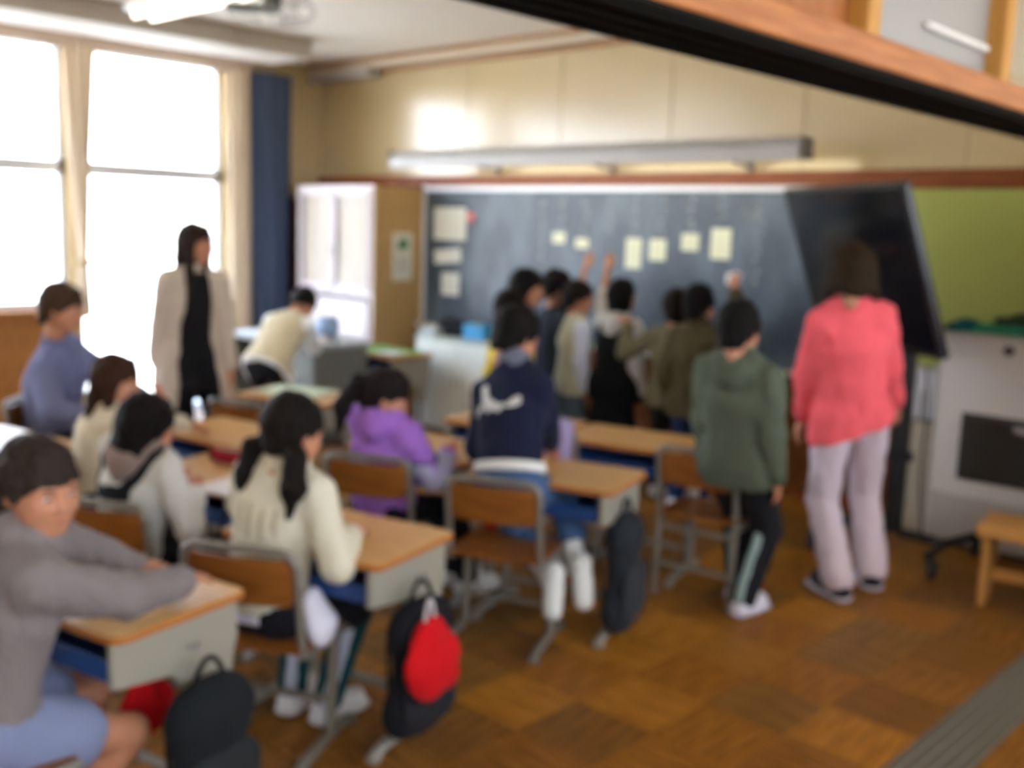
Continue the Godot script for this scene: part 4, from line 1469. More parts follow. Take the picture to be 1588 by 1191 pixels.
func red_cap(label: String, at: Vector3, yaw: float, sc := 1.0) -> void:
	# a soft gym cap hung by its elastic, broad side to +x
	var t := thing("gym_cap", label, "cap", at, yaw, "red gym caps")
	t.scale = Vector3(sc, sc, sc)
	var f := Field.new()
	f.cell = 0.008
	f.wr = 0.010
	f.wf = 12.0
	f.cap(Vector3(0, -0.10, 0.0), Vector3(0, -0.145, -0.01), 0.062, 0.088, 0.04, Vector3(1, 0, 0), 2.2)
	f.cap(Vector3(0.012, -0.13, 0.05), Vector3(0.012, -0.17, 0.02), 0.04, 0.05, 0.03, Vector3(1, 0, 0), 2.4)
	later(f, part("crown", null, cloth(c8(204, 22, 30)), t))
	f = Field.new()
	f.cell = 0.007
	f.cap(Vector3(0.02, -0.19, -0.055), Vector3(0.024, -0.175, 0.055), 0.035, 0.03, 0.02, Vector3(1, 0, 0), 4.0)
	later(f, part("peak", null, cloth(c8(186, 18, 26)), t))
	var g := Geo.new()
	g.tube(fillet([Vector3(0, -0.06, -0.02), Vector3(0, -0.01, -0.008), Vector3(0, 0.004, 0), Vector3(0, -0.01, 0.008), Vector3(0, -0.06, 0.02)], 0.03), 0.0045, 6)
	part("elastic", g, plain(c8(206, 200, 206), 0.8), t)

func build_bags() -> void:
	hanging_bag("large black school bag hanging at the front left desk's side", Vector3(-2.13, 0.50, -1.22), 0.24, 0.26, 0.45, 0.11, c8(30, 34, 38))
	hanging_bag("black school bag with the red cap hanging in front of it", Vector3(-2.135, 0.535, -1.90), 0.14, 0.24, 0.45, 0.10, c8(27, 28, 34))
	hanging_bag("charcoal round-topped school bag hanging beside the kneeling boy's desk", Vector3(-2.28, 0.545, -3.06), 0.30, 0.24, 0.50, 0.11, c8(40, 44, 50))
	hanging_bag("black school bag hanging beside the cream-sweater child's left elbow", Vector3(-2.99, 0.575, -1.80), 0.2, 0.20, 0.30, 0.09, c8(26, 26, 30))
	red_cap("bright red gym cap hanging over the black bag on the aisle", Vector3(-2.055, 0.505, -1.865), 0.14, 1.25)
	red_cap("dark red gym cap hanging behind the large black bag at the front left", Vector3(-2.36, 0.44, -1.17), 0.2, 0.9)
	red_cap("red gym cap hanging between the purple-jacket girl and the kneeling boy's chair", Vector3(-2.85, 0.55, -2.92), 0.2, 1.0)
	# lavender jacket over a chair back
	var t := thing("hung_jacket", "lavender jacket draped over a chair back right of the kneeling boy", "jacket", Vector3(-3.07, 0, -3.445), 0.10)
	var f := Field.new()
	f.cell = 0.012
	f.wr = 0.010
	f.wf = 9.0
	f.cap(Vector3(-0.13, 0.66, 0.0), Vector3(0.13, 0.66, 0.0), 0.045, 0.045, 0.04)
	f.cap(Vector3(-0.10, 0.58, 0.02), Vector3(-0.11, 0.36, 0.03), 0.08, 0.10, 0.06, Vector3(0, 0, 1), 2.4)
	f.cap(Vector3(0.10, 0.58, 0.02), Vector3(0.11, 0.36, 0.03), 0.08, 0.10, 0.06, Vector3(0, 0, 1), 2.4)
	f.sub(Vector3(0, 0.3, -0.005), Vector3(0, 0.62, -0.005), 0.17, 0.17, 0.004, Vector3(0, 0, 1), 9.0)
	later(f, part("body", null, cloth(c8(178, 164, 204)), t))
	for s in [-1.0]:
		f = Field.new()
		f.cell = 0.011
		f.wr = 0.006
		f.cap(Vector3(s * 0.17, 0.64, 0.02), Vector3(s * 0.235, 0.38, 0.05), 0.046, 0.036, 0.02)
		later(f, part("sleeve", null, cloth(c8(184, 170, 208)), t))

# ---------------------------------------------------------------- people
func build_protos() -> void:
	# head: 0.22 m from chin to crown, centre at the origin, facing -z
	var f := Field.new()
	f.cell = 0.0055
	f.ell(Vector3(0, 0.028, 0.012), Vector3(0.074, 0.083, 0.092), 0.03)
	f.ell(Vector3(0, -0.028, -0.024), Vector3(0.060, 0.070, 0.064), 0.035)
	f.cap(Vector3(-0.018, -0.084, -0.052), Vector3(0.018, -0.084, -0.052), 0.022, 0.022, 0.03)
	for s in [-1.0, 1.0]:
		f.cap(Vector3(s * 0.034, -0.026, -0.056), Vector3(s * 0.040, -0.040, -0.046), 0.028, 0.026, 0.025)
		f.cap(Vector3(s * 0.016, 0.020, -0.078), Vector3(s * 0.042, 0.018, -0.066), 0.013, 0.012, 0.016)
		f.cap(Vector3(s * 0.073, 0.006, 0.010), Vector3(s * 0.072, -0.026, 0.004), 0.013, 0.009, 0.008, Vector3(1, 0, 0), 1.5)
	f.cap(Vector3(0, 0.004, -0.082), Vector3(0, -0.026, -0.098), 0.008, 0.0115, 0.012)
	f.cap(Vector3(-0.012, -0.030, -0.090), Vector3(0.012, -0.030, -0.090), 0.008, 0.008, 0.008)
	f.cap(Vector3(-0.016, -0.056, -0.079), Vector3(0.016, -0.056, -0.079), 0.009, 0.009, 0.010)
	for s in [-1.0, 1.0]:
		f.sub(Vector3(s * 0.031, 0.0, -0.094), Vector3(s * 0.035, 0.0, -0.092), 0.013, 0.013, 0.014)
	f.cap(Vector3(0, -0.05, 0.014), Vector3(0, -0.13, 0.022), 0.041, 0.038, 0.03)
	head_geo = f.run()
	# right hand, 0.17 m; wrist at the origin, fingers along -y, palm towards +z, thumb towards -x
	for pose in ["relaxed", "flat"]:
		var cu: float = 0.34 if pose == "relaxed" else 0.07
		var h := Field.new()
		h.cell = 0.0042
		h.cap(Vector3(0, 0.02, 0), Vector3(0, -0.012, 0), 0.024, 0.022, 0.012, Vector3(0, 0, 1), 1.35)
		for k in 4:
			var x: float = [-0.029, -0.010, 0.010, 0.028][k]
			var top := Vector3(x, -0.088 + absf(x + 0.005) * 0.28, 0)
			h.cap(Vector3(x * 0.55, -0.015, 0), top, 0.0155, 0.0125, 0.014)
			var l: float = [0.070, 0.078, 0.072, 0.056][k]
			var p := top
			var an := cu * 0.7
			for j in 3:
				var len: float = l * [0.44, 0.31, 0.25][j]
				var d := Vector3(x * 0.9, -cos(an), sin(an)).normalized()
				var e := p + d * len
				h.cap(p, e, [0.0092, 0.0086, 0.0080][j], [0.0086, 0.0080, 0.0070][j], 0.002)
				p = e
				an += cu
		h.cap(Vector3(-0.020, -0.024, 0.004), Vector3(-0.047, -0.058, 0.016), 0.017, 0.012, 0.012)
		h.cap(Vector3(-0.047, -0.058, 0.016), Vector3(-0.056, -0.086, 0.020), 0.0105, 0.0098, 0.003)
		h.cap(Vector3(-0.056, -0.086, 0.020), Vector3(-0.055, -0.108, 0.024), 0.0095, 0.0080, 0.003)
		hand_geo[pose] = h.run()
	# hair: one mesh per cut, in the head's frame
	for style in ["short", "crop", "bob", "long", "pony", "twin", "shag"]:
		var w := Field.new()
		w.cell = 0.0065
		w.wr = 0.006
		w.wf = 22.0
		w.seedn = style.hash() % 97
		w.ell(Vector3(0, 0.033, 0.014), Vector3(0.084, 0.092, 0.101), 0.02)
		if style in ["bob", "long", "shag"]:
			w.cap(Vector3(0, 0.0, 0.03), Vector3(0, -0.068, 0.040), 0.086, 0.078, 0.03, Vector3(0, 0, 1), 1.15)
		elif style == "short":
			w.cap(Vector3(0, 0.0, 0.034), Vector3(0, -0.058, 0.042), 0.080, 0.066, 0.03, Vector3(0, 0, 1), 1.1)
		else:
			w.cap(Vector3(0, 0.0, 0.034), Vector3(0, -0.045, 0.040), 0.074, 0.054, 0.03)
		# free the face
		if style in ["bob", "long"]:
			w.sub(Vector3(0, -0.010, -0.10), Vector3(0, -0.15, -0.085), 0.064, 0.066, 0.012)
		else:
			w.plane(Vector3(0, -0.012, -0.030), Vector3(0, -0.78, -0.62))
			w.sub(Vector3(0, -0.035, -0.10), Vector3(0, -0.12, -0.09), 0.066, 0.066, 0.01)
		# fringe
		if style != "crop":
			for x in [-0.055, -0.035, -0.015, 0.007, 0.028, 0.05]:
				var zz := -0.086 + absf(x) * 0.55
				w.cap(Vector3(x * 0.7, 0.085, -0.055 + absf(x) * 0.3), Vector3(x, 0.024 + 0.008 * sin(x * 300.0), zz - 0.004), 0.016, 0.009, 0.014)
		if style in ["short", "crop", "shag"]:
			for s in [-1.0, 1.0]:
				w.cap(Vector3(s * 0.076, 0.03, -0.025), Vector3(s * 0.077, -0.012, -0.022), 0.014, 0.007, 0.012)
		if style == "shag":
			w.ell(Vector3(0, 0.022, 0.020), Vector3(0.098, 0.100, 0.112), 0.03)
			for k in 11:
				var an := -0.35 + 3.85 * k / 10.0
				var d := Vector3(cos(an), 0, sin(an))
				w.cap(d * 0.07 + Vector3(0, -0.02, 0.02), d * 0.100 + Vector3(0, -0.082 - 0.012 * (k % 3), 0.022), 0.034, 0.014, 0.02)
		if style == "long":
			w.cap(Vector3(0, -0.03, 0.055), Vector3(0, -0.33, 0.075), 0.092, 0.085, 0.04, Vector3(0, 0, 1), 2.2)
			for s in [-1.0, 1.0]:
				w.cap(Vector3(s * 0.075, 0.0, -0.012), Vector3(s * 0.088, -0.30, -0.030), 0.026, 0.022, 0.03)
		if style == "pony":
			w.cap(Vector3(0, 0.030, 0.105), Vector3(0, 0.026, 0.128), 0.028, 0.026, 0.02)
			w.cap(Vector3(0, 0.020, 0.130), Vector3(0, -0.10, 0.150), 0.030, 0.038, 0.02)
			w.cap(Vector3(0, -0.10, 0.150), Vector3(0, -0.205, 0.130), 0.037, 0.012, 0.02)
		if style == "twin":
			for s in [-1.0, 1.0]:
				w.cap(Vector3(s * 0.066, -0.045, 0.045), Vector3(s * 0.094, -0.075, 0.055), 0.026, 0.028, 0.02)
				w.cap(Vector3(s * 0.094, -0.075, 0.055), Vector3(s * 0.104, -0.165, 0.045), 0.033, 0.038, 0.02)
				w.cap(Vector3(s * 0.104, -0.165, 0.045), Vector3(s * 0.098, -0.255, 0.030), 0.036, 0.012, 0.02)
		hair_mesh[style] = w.run().mesh()
	# eyes, brows and mouth
	var g := Geo.new()
	g.lathe(Vector3.ZERO, [Vector2(0, -0.0085), Vector2(0.006, -0.006), Vector2(0.0085, 0), Vector2(0.006, 0.006), Vector2(0, 0.0085)], 14)
	face_mesh["eyeball"] = g.mesh()
	g = Geo.new()
	g.lathe(Vector3.ZERO, [Vector2(0, 0.0), Vector2(0.0058, 0.0), Vector2(0.0050, 0.0022), Vector2(0, 0.003)], 14, Basis(Vector3.RIGHT, -PI / 2))
	face_mesh["iris"] = g.mesh()
	g = Geo.new()
	g.tube([Vector3(-0.015, -0.002, 0.004), Vector3(-0.005, 0.002, 0.0), Vector3(0.007, 0.0015, 0.001), Vector3(0.015, -0.003, 0.006)], [0.0012, 0.0026, 0.0028, 0.0012], 6)
	face_mesh["brow"] = g.mesh()
	g = Geo.new()
	g.tube([Vector3(-0.019, 0.001, 0.006), Vector3(-0.009, 0.0, 0.001), Vector3(0, -0.0005, 0.0), Vector3(0.009, 0.0, 0.001), Vector3(0.019, 0.001, 0.006)], [0.001, 0.0038, 0.0045, 0.0038, 0.001], 7, true, 0.8)
	face_mesh["mouth"] = g.mesh()

func ik(a: Vector3, target: Vector3, l1: float, l2: float, pole: Vector3) -> Array:
	var d := target - a
	var L := clampf(d.length(), absf(l1 - l2) + 0.01, l1 + l2 - 0.002)
	var u := d.normalized()
	var x := (l1 * l1 - l2 * l2 + L * L) / (2.0 * L)
	var h := sqrt(maxf(l1 * l1 - x * x, 0.0))
	var p := (pole - u * pole.dot(u)).normalized()
	return [a + u * x + p * h, a + u * L]

func frame_from(y: Vector3, zhint: Vector3) -> Basis:
	var Y := y.normalized()
	var Z := (zhint - Y * zhint.dot(Y)).normalized()
	return Basis(Y.cross(Z), Y, Z)

# d: label, at (floor point, world), yaw, H, hh (head height), pel and head (world), look (head yaw, world), nod,
#    hands {R/L: world target}, poles, feet {R/L: world ankle}, toes {R/L: world dir}, skin, hair, tops [...], bottom {...}, shoe Color
func person(d: Dictionary) -> Node3D:
	var H: float = d.H
	var q := H / 1.28
	var hh: float = d.get("hh", 0.205)
	var t := thing("person", d.label, "person", d.at, d.yaw, d.get("group", ""))
	var inv := Transform3D(Basis(Vector3.UP, d.yaw), d.at).affine_inverse()
	var cell: float = d.get("cell", 0.013)
	var pel: Vector3 = inv * d.pel
	var hc: Vector3 = inv * d.head
	var sk := skin(d.get("skin", c8(190, 132, 102)))
	var up := (hc - pel).normalized()
	var tw: float = d.get("twist", 0.0)
	var tb := frame_from(up, Basis(Vector3.UP, tw) * Vector3(0, 0, 1))
	var front := tb.z
	var fat: float = d.get("fat", 1.0)
	# the back rounds a little when the figure leans
	var lean := clampf(1.0 - up.y, 0.0, 1.0)
	var waist := pel + tb * Vector3(0, 0.095 * H, 0.02 * lean)
	var chest := pel + tb * Vector3(0, 0.195 * H, 0.05 * lean)
	var neckb := pel + tb * Vector3(0, d.get("nk", 0.303) * H, 0.035 * lean)
	var hb := Basis(Vector3.UP, d.look - d.yaw) * Basis(Vector3.RIGHT, -d.get("nod", 0.1)) * Basis(Vector3.BACK, d.get("roll", 0.0))
	var hs := hh / 0.22
	var HT := Transform3D(hb.scaled_local(Vector3(hs, hs, hs)), hc)
	var chin := HT * Vector3(0, -0.085, 0.018)
	# ---- limbs
	var J := {}
	for s in ["R", "L"]:
		var sg := 1.0 if s == "R" else -1.0
		var sh := chest + tb * Vector3(sg * 0.090 * H * fat, 0.066 * H, 0.0)
		if d.has("shrug" + s):
			sh += Vector3(0, d["shrug" + s], 0)
		var ht: Vector3 = inv * d.hands[s] if d.hands.has(s) else sh + Vector3(sg * 0.045, -0.307 * H, -0.02)
		var pole: Vector3 = d.poles[s] if d.has("poles") and d.poles.has(s) else Vector3(sg * 0.25, -0.3, 1.0)
		if d.has("poles") and d.poles.has(s):
			pole = inv.basis * pole
		var ar := ik(sh, ht, 0.165 * H, 0.150 * H, pole)
		var hip := pel + Basis(Vector3.UP, tw * 0.5) * Vector3(sg * 0.052 * H, -0.02 * H, 0)
		var ft: Vector3 = inv * d.feet[s]
		var kp: Vector3 = inv.basis * d.kpoles[s] if d.has("kpoles") else Vector3(sg * 0.15, 0.1, -1.0)
		var lg := ik(hip, ft, 0.245 * H, 0.235 * H, kp)
		J[s] = {"sh": sh, "el": ar[0], "wr": ar[1], "hip": hip, "kn": lg[0], "an": lg[1], "sg": sg}
	# ---- body: one skin surface
	var b := Field.new()
	b.cell = cell
	b.cap(pel + Vector3(-0.035, 0, 0) * q, pel + Vector3(0.035, 0, 0) * q, 0.080 * q, 0.080 * q, 0.03, front, 1.25)
	b.cap(pel, chest, 0.082 * q * fat, 0.094 * q * fat, 0.03, front, 1.4)
	b.cap(chest, neckb, 0.090 * q * fat, 0.045 * q, 0.03, front, 1.35)
	b.cap(J.R.sh, J.L.sh, 0.040 * q, 0.040 * q, 0.04)
	b.cap(neckb, chin, 0.035 * q, 0.037 * hs, 0.025)
	for s in ["R", "L"]:
		var j: Dictionary = J[s]
		b.cap(j.sh, j.el, 0.035 * q, 0.027 * q, 0.03)
		b.cap(j.el, j.wr, 0.027 * q, 0.019 * q, 0.012)
		b.cap(j.hip, j.kn, 0.060 * q, 0.042 * q, 0.035)
		b.cap(j.kn, j.an, 0.042 * q, 0.027 * q, 0.02)
		b.cap(j.kn.lerp(j.an, 0.2), j.kn.lerp(j.an, 0.4), 0.043 * q, 0.038 * q, 0.02)
		# hand
		var fd: Vector3 = (j.wr - j.el).normalized()
		if d.has("fingers") and d.fingers.has(s):
			fd = (inv.basis * d.fingers[s]).normalized()
		var pn: Vector3 = Vector3(-j.sg, 0, 0.0) + Vector3(0, 0, 0.2)
		if d.has("palms") and d.palms.has(s):
			pn = inv.basis * d.palms[s]
		var hbs := frame_from(-fd, pn)
		var hsz := 0.094 * H / 0.17 * (0.96 if H < 1.45 else 1.04)
		var mir := Vector3(hsz if s == "R" else -hsz, hsz, hsz)
		b.extra.append([hand_geo[d.get("hand" + s, "relaxed")], Transform3D(hbs.scaled_local(mir), j.wr)])
		# shoes
		var td: Vector3 = inv.basis * d.toes[s] if d.has("toes") and d.toes.has(s) else Vector3(j.sg * 0.15, 0, -1)
		td = td.normalized()
		var shin: Vector3 = (j.an - j.kn).normalized()
		var dn := (shin - td * shin.dot(td)).normalized() if absf(shin.dot(td)) < 0.95 else Vector3.DOWN
		if absf(td.y) < 0.2:
			dn = Vector3.DOWN
		var fl := 0.150 * H
		var heel: Vector3 = j.an + dn * 0.030 * q - td * 0.020 * q
		var toe: Vector3 = heel + td * fl * 0.72
		var sf := Field.new()
		sf.cell = minf(cell, 0.010)
		var sock: bool = d.get("socks_only", false)
		sf.cap(heel, toe, 0.034 * q, 0.030 * q, 0.02, dn, 1.0)
		sf.cap(heel.lerp(toe, 0.45), toe, 0.036 * q, 0.033 * q, 0.02, dn, 1.15)
		sf.cap(heel, j.an, 0.034 * q, 0.033 * q, 0.02)
		if sock:
			sf.cap(j.an, j.an.lerp(j.kn, 0.62), 0.036 * q, 0.044 * q, 0.02)
			later(sf, part("sock", null, cloth(d.shoe), t))
		else:
			sf.plane(heel + dn * 0.026 * q, dn)
			var shoe := part("shoe", null, cloth(d.shoe, "weave", 0.6), t)
			later(sf, shoe)
			var so := Field.new()
			so.cell = minf(cell, 0.008)
			so.cap(heel, toe, 0.052 * q, 0.050 * q, 0.02, dn, 1.32)
			so.cap(heel.lerp(toe, 0.6), toe, 0.055 * q, 0.052 * q, 0.02, dn, 1.32)
			so.plane(heel + dn * 0.036 * q, dn)
			so.plane(heel + dn * 0.016 * q, -dn)
			later(so, part("sole", null, plain(d.get("sole", c8(226, 224, 222)), 0.6), shoe))
			var sc := Field.new()
			sc.cell = minf(cell, 0.010)
			sc.cap(j.an + dn * 0.01, j.an.lerp(j.kn, d.get("sock_len", 0.25)), 0.031 * q, 0.035 * q, 0.02)
			later(sc, part("sock", null, cloth(d.get("sock", c8(226, 226, 228))), t))
	b.extra.append([head_geo, HT])
	later(b, part("body", null, sk, t))
	# ---- head dress
	var hcol: Color = d.get("haircol", c8(28, 23, 21))
	share("hair", hair_mesh[d.get("hair", "short")], cloth(hcol, "hair"), t, HT)
	for s in [-1.0, 1.0]:
		var e := share("eye", face_mesh["eyeball"], plain(c8(222, 210, 202), 0.25), t, HT * Transform3D(Basis().scaled(Vector3(1.15, 0.6, 0.9)), Vector3(s * 0.031, -0.001, -0.0775)))
		share("iris", face_mesh["iris"], plain(c8(34, 22, 16), 0.15), e, Transform3D(Basis(), Vector3(0, 0, -0.0078)))
		share("eyebrow", face_mesh["brow"], plain(c8(38, 28, 24), 0.8), t, HT * Transform3D(Basis(Vector3.UP, -s * 0.35), Vector3(s * 0.032, 0.020, -0.0895)))
	share("mouth", face_mesh["mouth"], plain(c8(176, 96, 88), 0.5), t, HT * Transform3D(Basis(), Vector3(0, -0.057, -0.0880)))
	# ---- clothes
	for g in d.tops:
		var inf: float = g.get("inf", 0.016) * q
		var hem: float = g.get("hem", -0.06) * H
		var kind: String = g.get("tex", "weave")
		var f := Field.new()
		f.cell = cell
		f.wr = g.get("wr", 0.006)
		f.wf = 11.0
		f.seedn = d.label.hash() % 101
		var flare: float = g.get("flare", 0.0)
		var hemp := pel + tb * Vector3(0, minf(hem, -0.03 * H) - 0.03, 0)
		if d.has("sitting") and hem < -0.04 * H:
			hemp = pel + tb * Vector3(0, -0.05, -0.01)
		f.cap(waist, hemp, 0.088 * q * fat + inf, 0.094 * q * fat + inf + flare, 0.03, front, 1.3)
		f.cap(waist, chest, 0.088 * q * fat + inf, 0.100 * q * fat + inf, 0.03, front, 1.35)
		f.cap(chest, neckb, 0.096 * q * fat + inf, 0.044 * q + inf * 0.4, 0.04, front, 1.3)
		f.cap(J.R.sh.lerp(neckb, 0.1), neckb.lerp(chest, 0.12), 0.036 * q + inf * 0.5, 0.040 * q + inf * 0.4, 0.05)
		f.cap(J.L.sh.lerp(neckb, 0.1), neckb.lerp(chest, 0.12), 0.036 * q + inf * 0.5, 0.040 * q + inf * 0.4, 0.05)
		f.sub(neckb + (chin - neckb) * 0.62, chin, 0.036 * q, 0.050 * q, 0.01)
		var over: float = d.bottom.get("inf", 0.012) * q + 0.012
		if hem < -0.02 * H and not d.has("sitting"):
			for s in ["R", "L"]:
				f.cap(J[s].hip, J[s].hip.lerp(J[s].kn, clampf(-hem / (0.245 * H) + 0.1, 0.1, 1.0)), 0.066 * q + over, 0.066 * q + over + flare * 0.6, 0.05)
		f.cap(pel + tb.x * -0.03 * q, pel + tb.x * 0.03 * q, 0.082 * q + over, 0.082 * q + over, 0.03, front, 1.15)
		var cutp := pel + tb * Vector3(0, hem, 0)
		f.plane(cutp, (-tb.y + tb.x * g.get("hemtilt", 0.0)) if not d.has("sitting") else Vector3(0, -1, 0))
		if g.has("open"):
			# an open front: a wedge left out down the middle
			f.sub(chest + front * -0.16 + tb.y * 0.1, cutp + front * -0.20, g.open, g.open * 1.6, 0.01, tb.z, 0.42)
		var sl: float = g.get("sleeve", 1.0)
		for s in ["R", "L"]:
			var j: Dictionary = J[s]
			sl = g.get("sleeve" + s, g.get("sleeve", 1.0))
			if sl <= 0.0:
				f.sub(j.sh, j.el, 0.045 * q, 0.04 * q, 0.008)
				continue
			f.cap(j.sh, j.el, 0.037 * q + inf * 0.6, 0.030 * q + inf * 0.6, 0.03)
			if sl > 0.5:
				f.cap(j.el, j.el.lerp(j.wr, (sl - 0.5) * 2.0 - 0.13), 0.030 * q + inf * 0.6, 0.023 * q + inf * 0.5, 0.015)
		var o := part(g.get("name", "sweater"), null, cloth(g.c, kind), t)
		later(f, o)
		if g.has("collar"):
			var cg := Field.new()
			cg.cell = 0.008
			var u := (chin - neckb).normalized()
			cg.cap(neckb + u * 0.002, neckb + u * 0.022 * q, 0.060 * q + inf * 0.4, 0.052 * q + inf * 0.3, 0.01)
			cg.sub(neckb - u * 0.06, chin, 0.038 * q, 0.042 * q, 0.004)
			later(cg, part("collar", null, cloth(g.collar, kind), o))
		if g.has("cuffs"):
			for s in ["R", "L"]:
				var j: Dictionary = J[s]
				var cf := Field.new()
				cf.cell = 0.008
				cf.cap(j.el.lerp(j.wr, 0.84), j.el.lerp(j.wr, 0.94), 0.025 * q + inf * 0.52, 0.024 * q + inf * 0.45, 0.01)
				later(cf, part("cuff", null, cloth(g.cuffs, kind), o))
		if g.has("rib"):
			# knitted band round the hem
			var rf := Field.new()
			rf.cell = 0.009
			rf.cap(waist, hemp, 0.088 * q * fat + inf + g.get("ribx", 0.005), 0.094 * q * fat + inf + g.get("ribx", 0.006) + flare, 0.03, front, 1.3)
			rf.plane(cutp - tb.y * 0.002, -tb.y)
			rf.plane(cutp + tb.y * g.get("ribh", 0.045), tb.y)
			later(rf, part("hem_band", null, cloth(g.rib, kind), o))
		for mk in g.get("marks", []):
			# colour blocks and prints: the same cloth a few millimetres out, kept only inside the mark
			var mf := Field.new()
			mf.cell = mk.get("cell", 0.009)
			var ex: float = mk.get("ex", 0.004)
			mf.cap(waist, hemp, 0.088 * q * fat + inf + ex, 0.094 * q * fat + inf + flare + ex, 0.03, front, 1.3)
			mf.cap(waist, chest, 0.088 * q * fat + inf + ex, 0.100 * q * fat + inf + ex, 0.03, front, 1.35)
			mf.cap(chest, neckb, 0.096 * q * fat + inf + ex, 0.044 * q + inf * 0.4 + ex, 0.04, front, 1.3)
			mf.cap(J.R.sh.lerp(neckb, 0.1), neckb.lerp(chest, 0.12), 0.036 * q + inf * 0.5 + ex, 0.040 * q + inf * 0.4 + ex, 0.05)
			mf.cap(J.L.sh.lerp(neckb, 0.1), neckb.lerp(chest, 0.12), 0.036 * q + inf * 0.5 + ex, 0.040 * q + inf * 0.4 + ex, 0.05)
			for s in ["R", "L"]:
				var j: Dictionary = J[s]
				if mk.get("arms", false):
					mf.cap(j.sh, j.el, 0.037 * q + inf * 0.6 + ex, 0.030 * q + inf * 0.6 + ex, 0.03)
					mf.cap(j.el, j.wr, 0.030 * q + inf * 0.6 + ex, 0.023 * q + inf * 0.5 + ex, 0.015)
			mf.plane(cutp, -tb.y if not d.has("sitting") else Vector3(0, -1, 0))
			for st in mk.strokes:
				# stroke: two points and a radius, in chest frame (x right, y up, z back), in units of H
				mf.mask(chest + tb * (st[0] * H), chest + tb * (st[1] * H), st[2] * H, st[2] * H, tb.y if st.size() > 3 else tb.z, st[3] if st.size() > 3 else 0.2)
			later(mf, part(mk.name, null, cloth(mk.c, kind), o))
	if d.has("tail"):
		# a shirt tail hanging out below the jumper
		var f := Field.new()
		f.cell = 0.009
		f.wr = 0.004
		f.cap(inv * d.tail[0], inv * d.tail[1], 0.045, 0.058, 0.03, tb.x, 1.9)
		later(f, part("shirt_tail", null, cloth(d.tail[2]), t))
	if d.has("hood"):
		var f := Field.new()
		f.cell = 0.010
		f.wr = 0.006
		var nb := neckb + tb * Vector3(0, 0.0, 0.05 * q)
		f.cap(nb + tb * Vector3(-0.05, 0.0, -0.03) * q, nb + tb * Vector3(0, -0.045, 0.03) * q, 0.045 * q, 0.050 * q, 0.03, front, 1.2)
		f.cap(nb + tb * Vector3(0.05, 0.0, -0.03) * q, nb + tb * Vector3(0, -0.045, 0.03) * q, 0.045 * q, 0.050 * q, 0.03, front, 1.2)
		f.cap(nb + tb * Vector3(0, -0.03, 0.02) * q, nb + tb * Vector3(0, -0.115, 0.022) * q, 0.070 * q, 0.040 * q, 0.04, front, 1.7)
		later(f, part("hood", null, cloth(d.hood), t))
	if d.has("over"):
		var of := Field.new()
		of.cell = cell
		of.wr = 0.005
		of.cap(pel, waist, 0.100 * q, 0.092 * q, 0.03, front, 1.2)
		for s in ["R", "L"]:
			of.cap(J[s].hip, J[s].hip.lerp(J[s].kn, d.over[1]), 0.083 * q, 0.072 * q, 0.04)
		later(of, part("shorts", null, cloth(d.over[0]), t))
	var bt: Dictionary = d.bottom
	var binf: float = bt.get("inf", 0.012) * q
	var f2 := Field.new()
	f2.cell = cell
	f2.wr = bt.get("wr", 0.005)
	f2.wf = 12.0
	if bt.kind == "skirt":
		var len: float = bt.len * H
		if d.has("sitting"):
			for s in ["R", "L"]:
				var j: Dictionary = J[s]
				f2.cap(j.hip, j.hip.lerp(j.kn, bt.get("reach", 0.95)), 0.075 * q + binf, 0.070 * q + binf, 0.07)
			f2.cap(pel, waist, 0.090 * q + binf, 0.082 * q + binf, 0.03, front, 1.25)
		else:
			var bot := pel + Vector3(0, -len, 0)
			f2.cap(waist, pel, 0.080 * q + binf, 0.094 * q + binf, 0.03, front, 1.25)
			f2.cap(pel, bot, 0.094 * q + binf, 0.094 * q + binf + bt.get("flare", 0.045), 0.03, Vector3(0, 0, 1), 1.2)
			f2.plane(bot, Vector3(0, -1, 0))
		later(f2, part("skirt", null, cloth(bt.c), t))
	else:
		var fr: float = bt.get("len", 0.97)   # how far down the shin
		f2.cap(pel + tb.x * -0.035 * q, pel + tb.x * 0.035 * q, 0.084 * q + binf, 0.084 * q + binf, 0.03, front, 1.2)
		f2.cap(pel, waist, 0.084 * q + binf, 0.078 * q + binf, 0.03, front, 1.25)
		for s in ["R", "L"]:
			var j: Dictionary = J[s]
			if bt.kind == "shorts":
				f2.cap(j.hip, j.hip.lerp(j.kn, fr), 0.068 * q + binf, 0.062 * q + binf, 0.03)
			else:
				f2.cap(j.hip, j.kn, 0.063 * q + binf, 0.047 * q + binf, 0.03)
				f2.cap(j.kn, j.kn.lerp(j.an, fr), 0.047 * q + binf, bt.get("cuff", 0.036) * q + binf, 0.02)
		var o2 := part("shorts" if bt.kind == "shorts" else "trousers", null, cloth(bt.c), t)
		later(f2, o2)
		if bt.has("stripe"):
			for s in ["R", "L"]:
				var j: Dictionary = J[s]
				var sf := Field.new()
				sf.cell = 0.008
				sf.cap(j.kn, j.kn.lerp(j.an, fr), 0.047 * q + binf + 0.004, bt.get("cuff", 0.036) * q + binf + 0.004, 0.02)
				var sd: Vector3 = inv.basis * bt.stripe_dir
				sf.mask(j.kn + sd * 0.06 * q, j.an + sd * 0.05 * q, 0.020, 0.020)
				later(sf, part("stripe", null, cloth(bt.stripe), o2))
	return t

func V(x: float, y: float, z: float) -> Vector3:
	return Vector3(x, y, z)

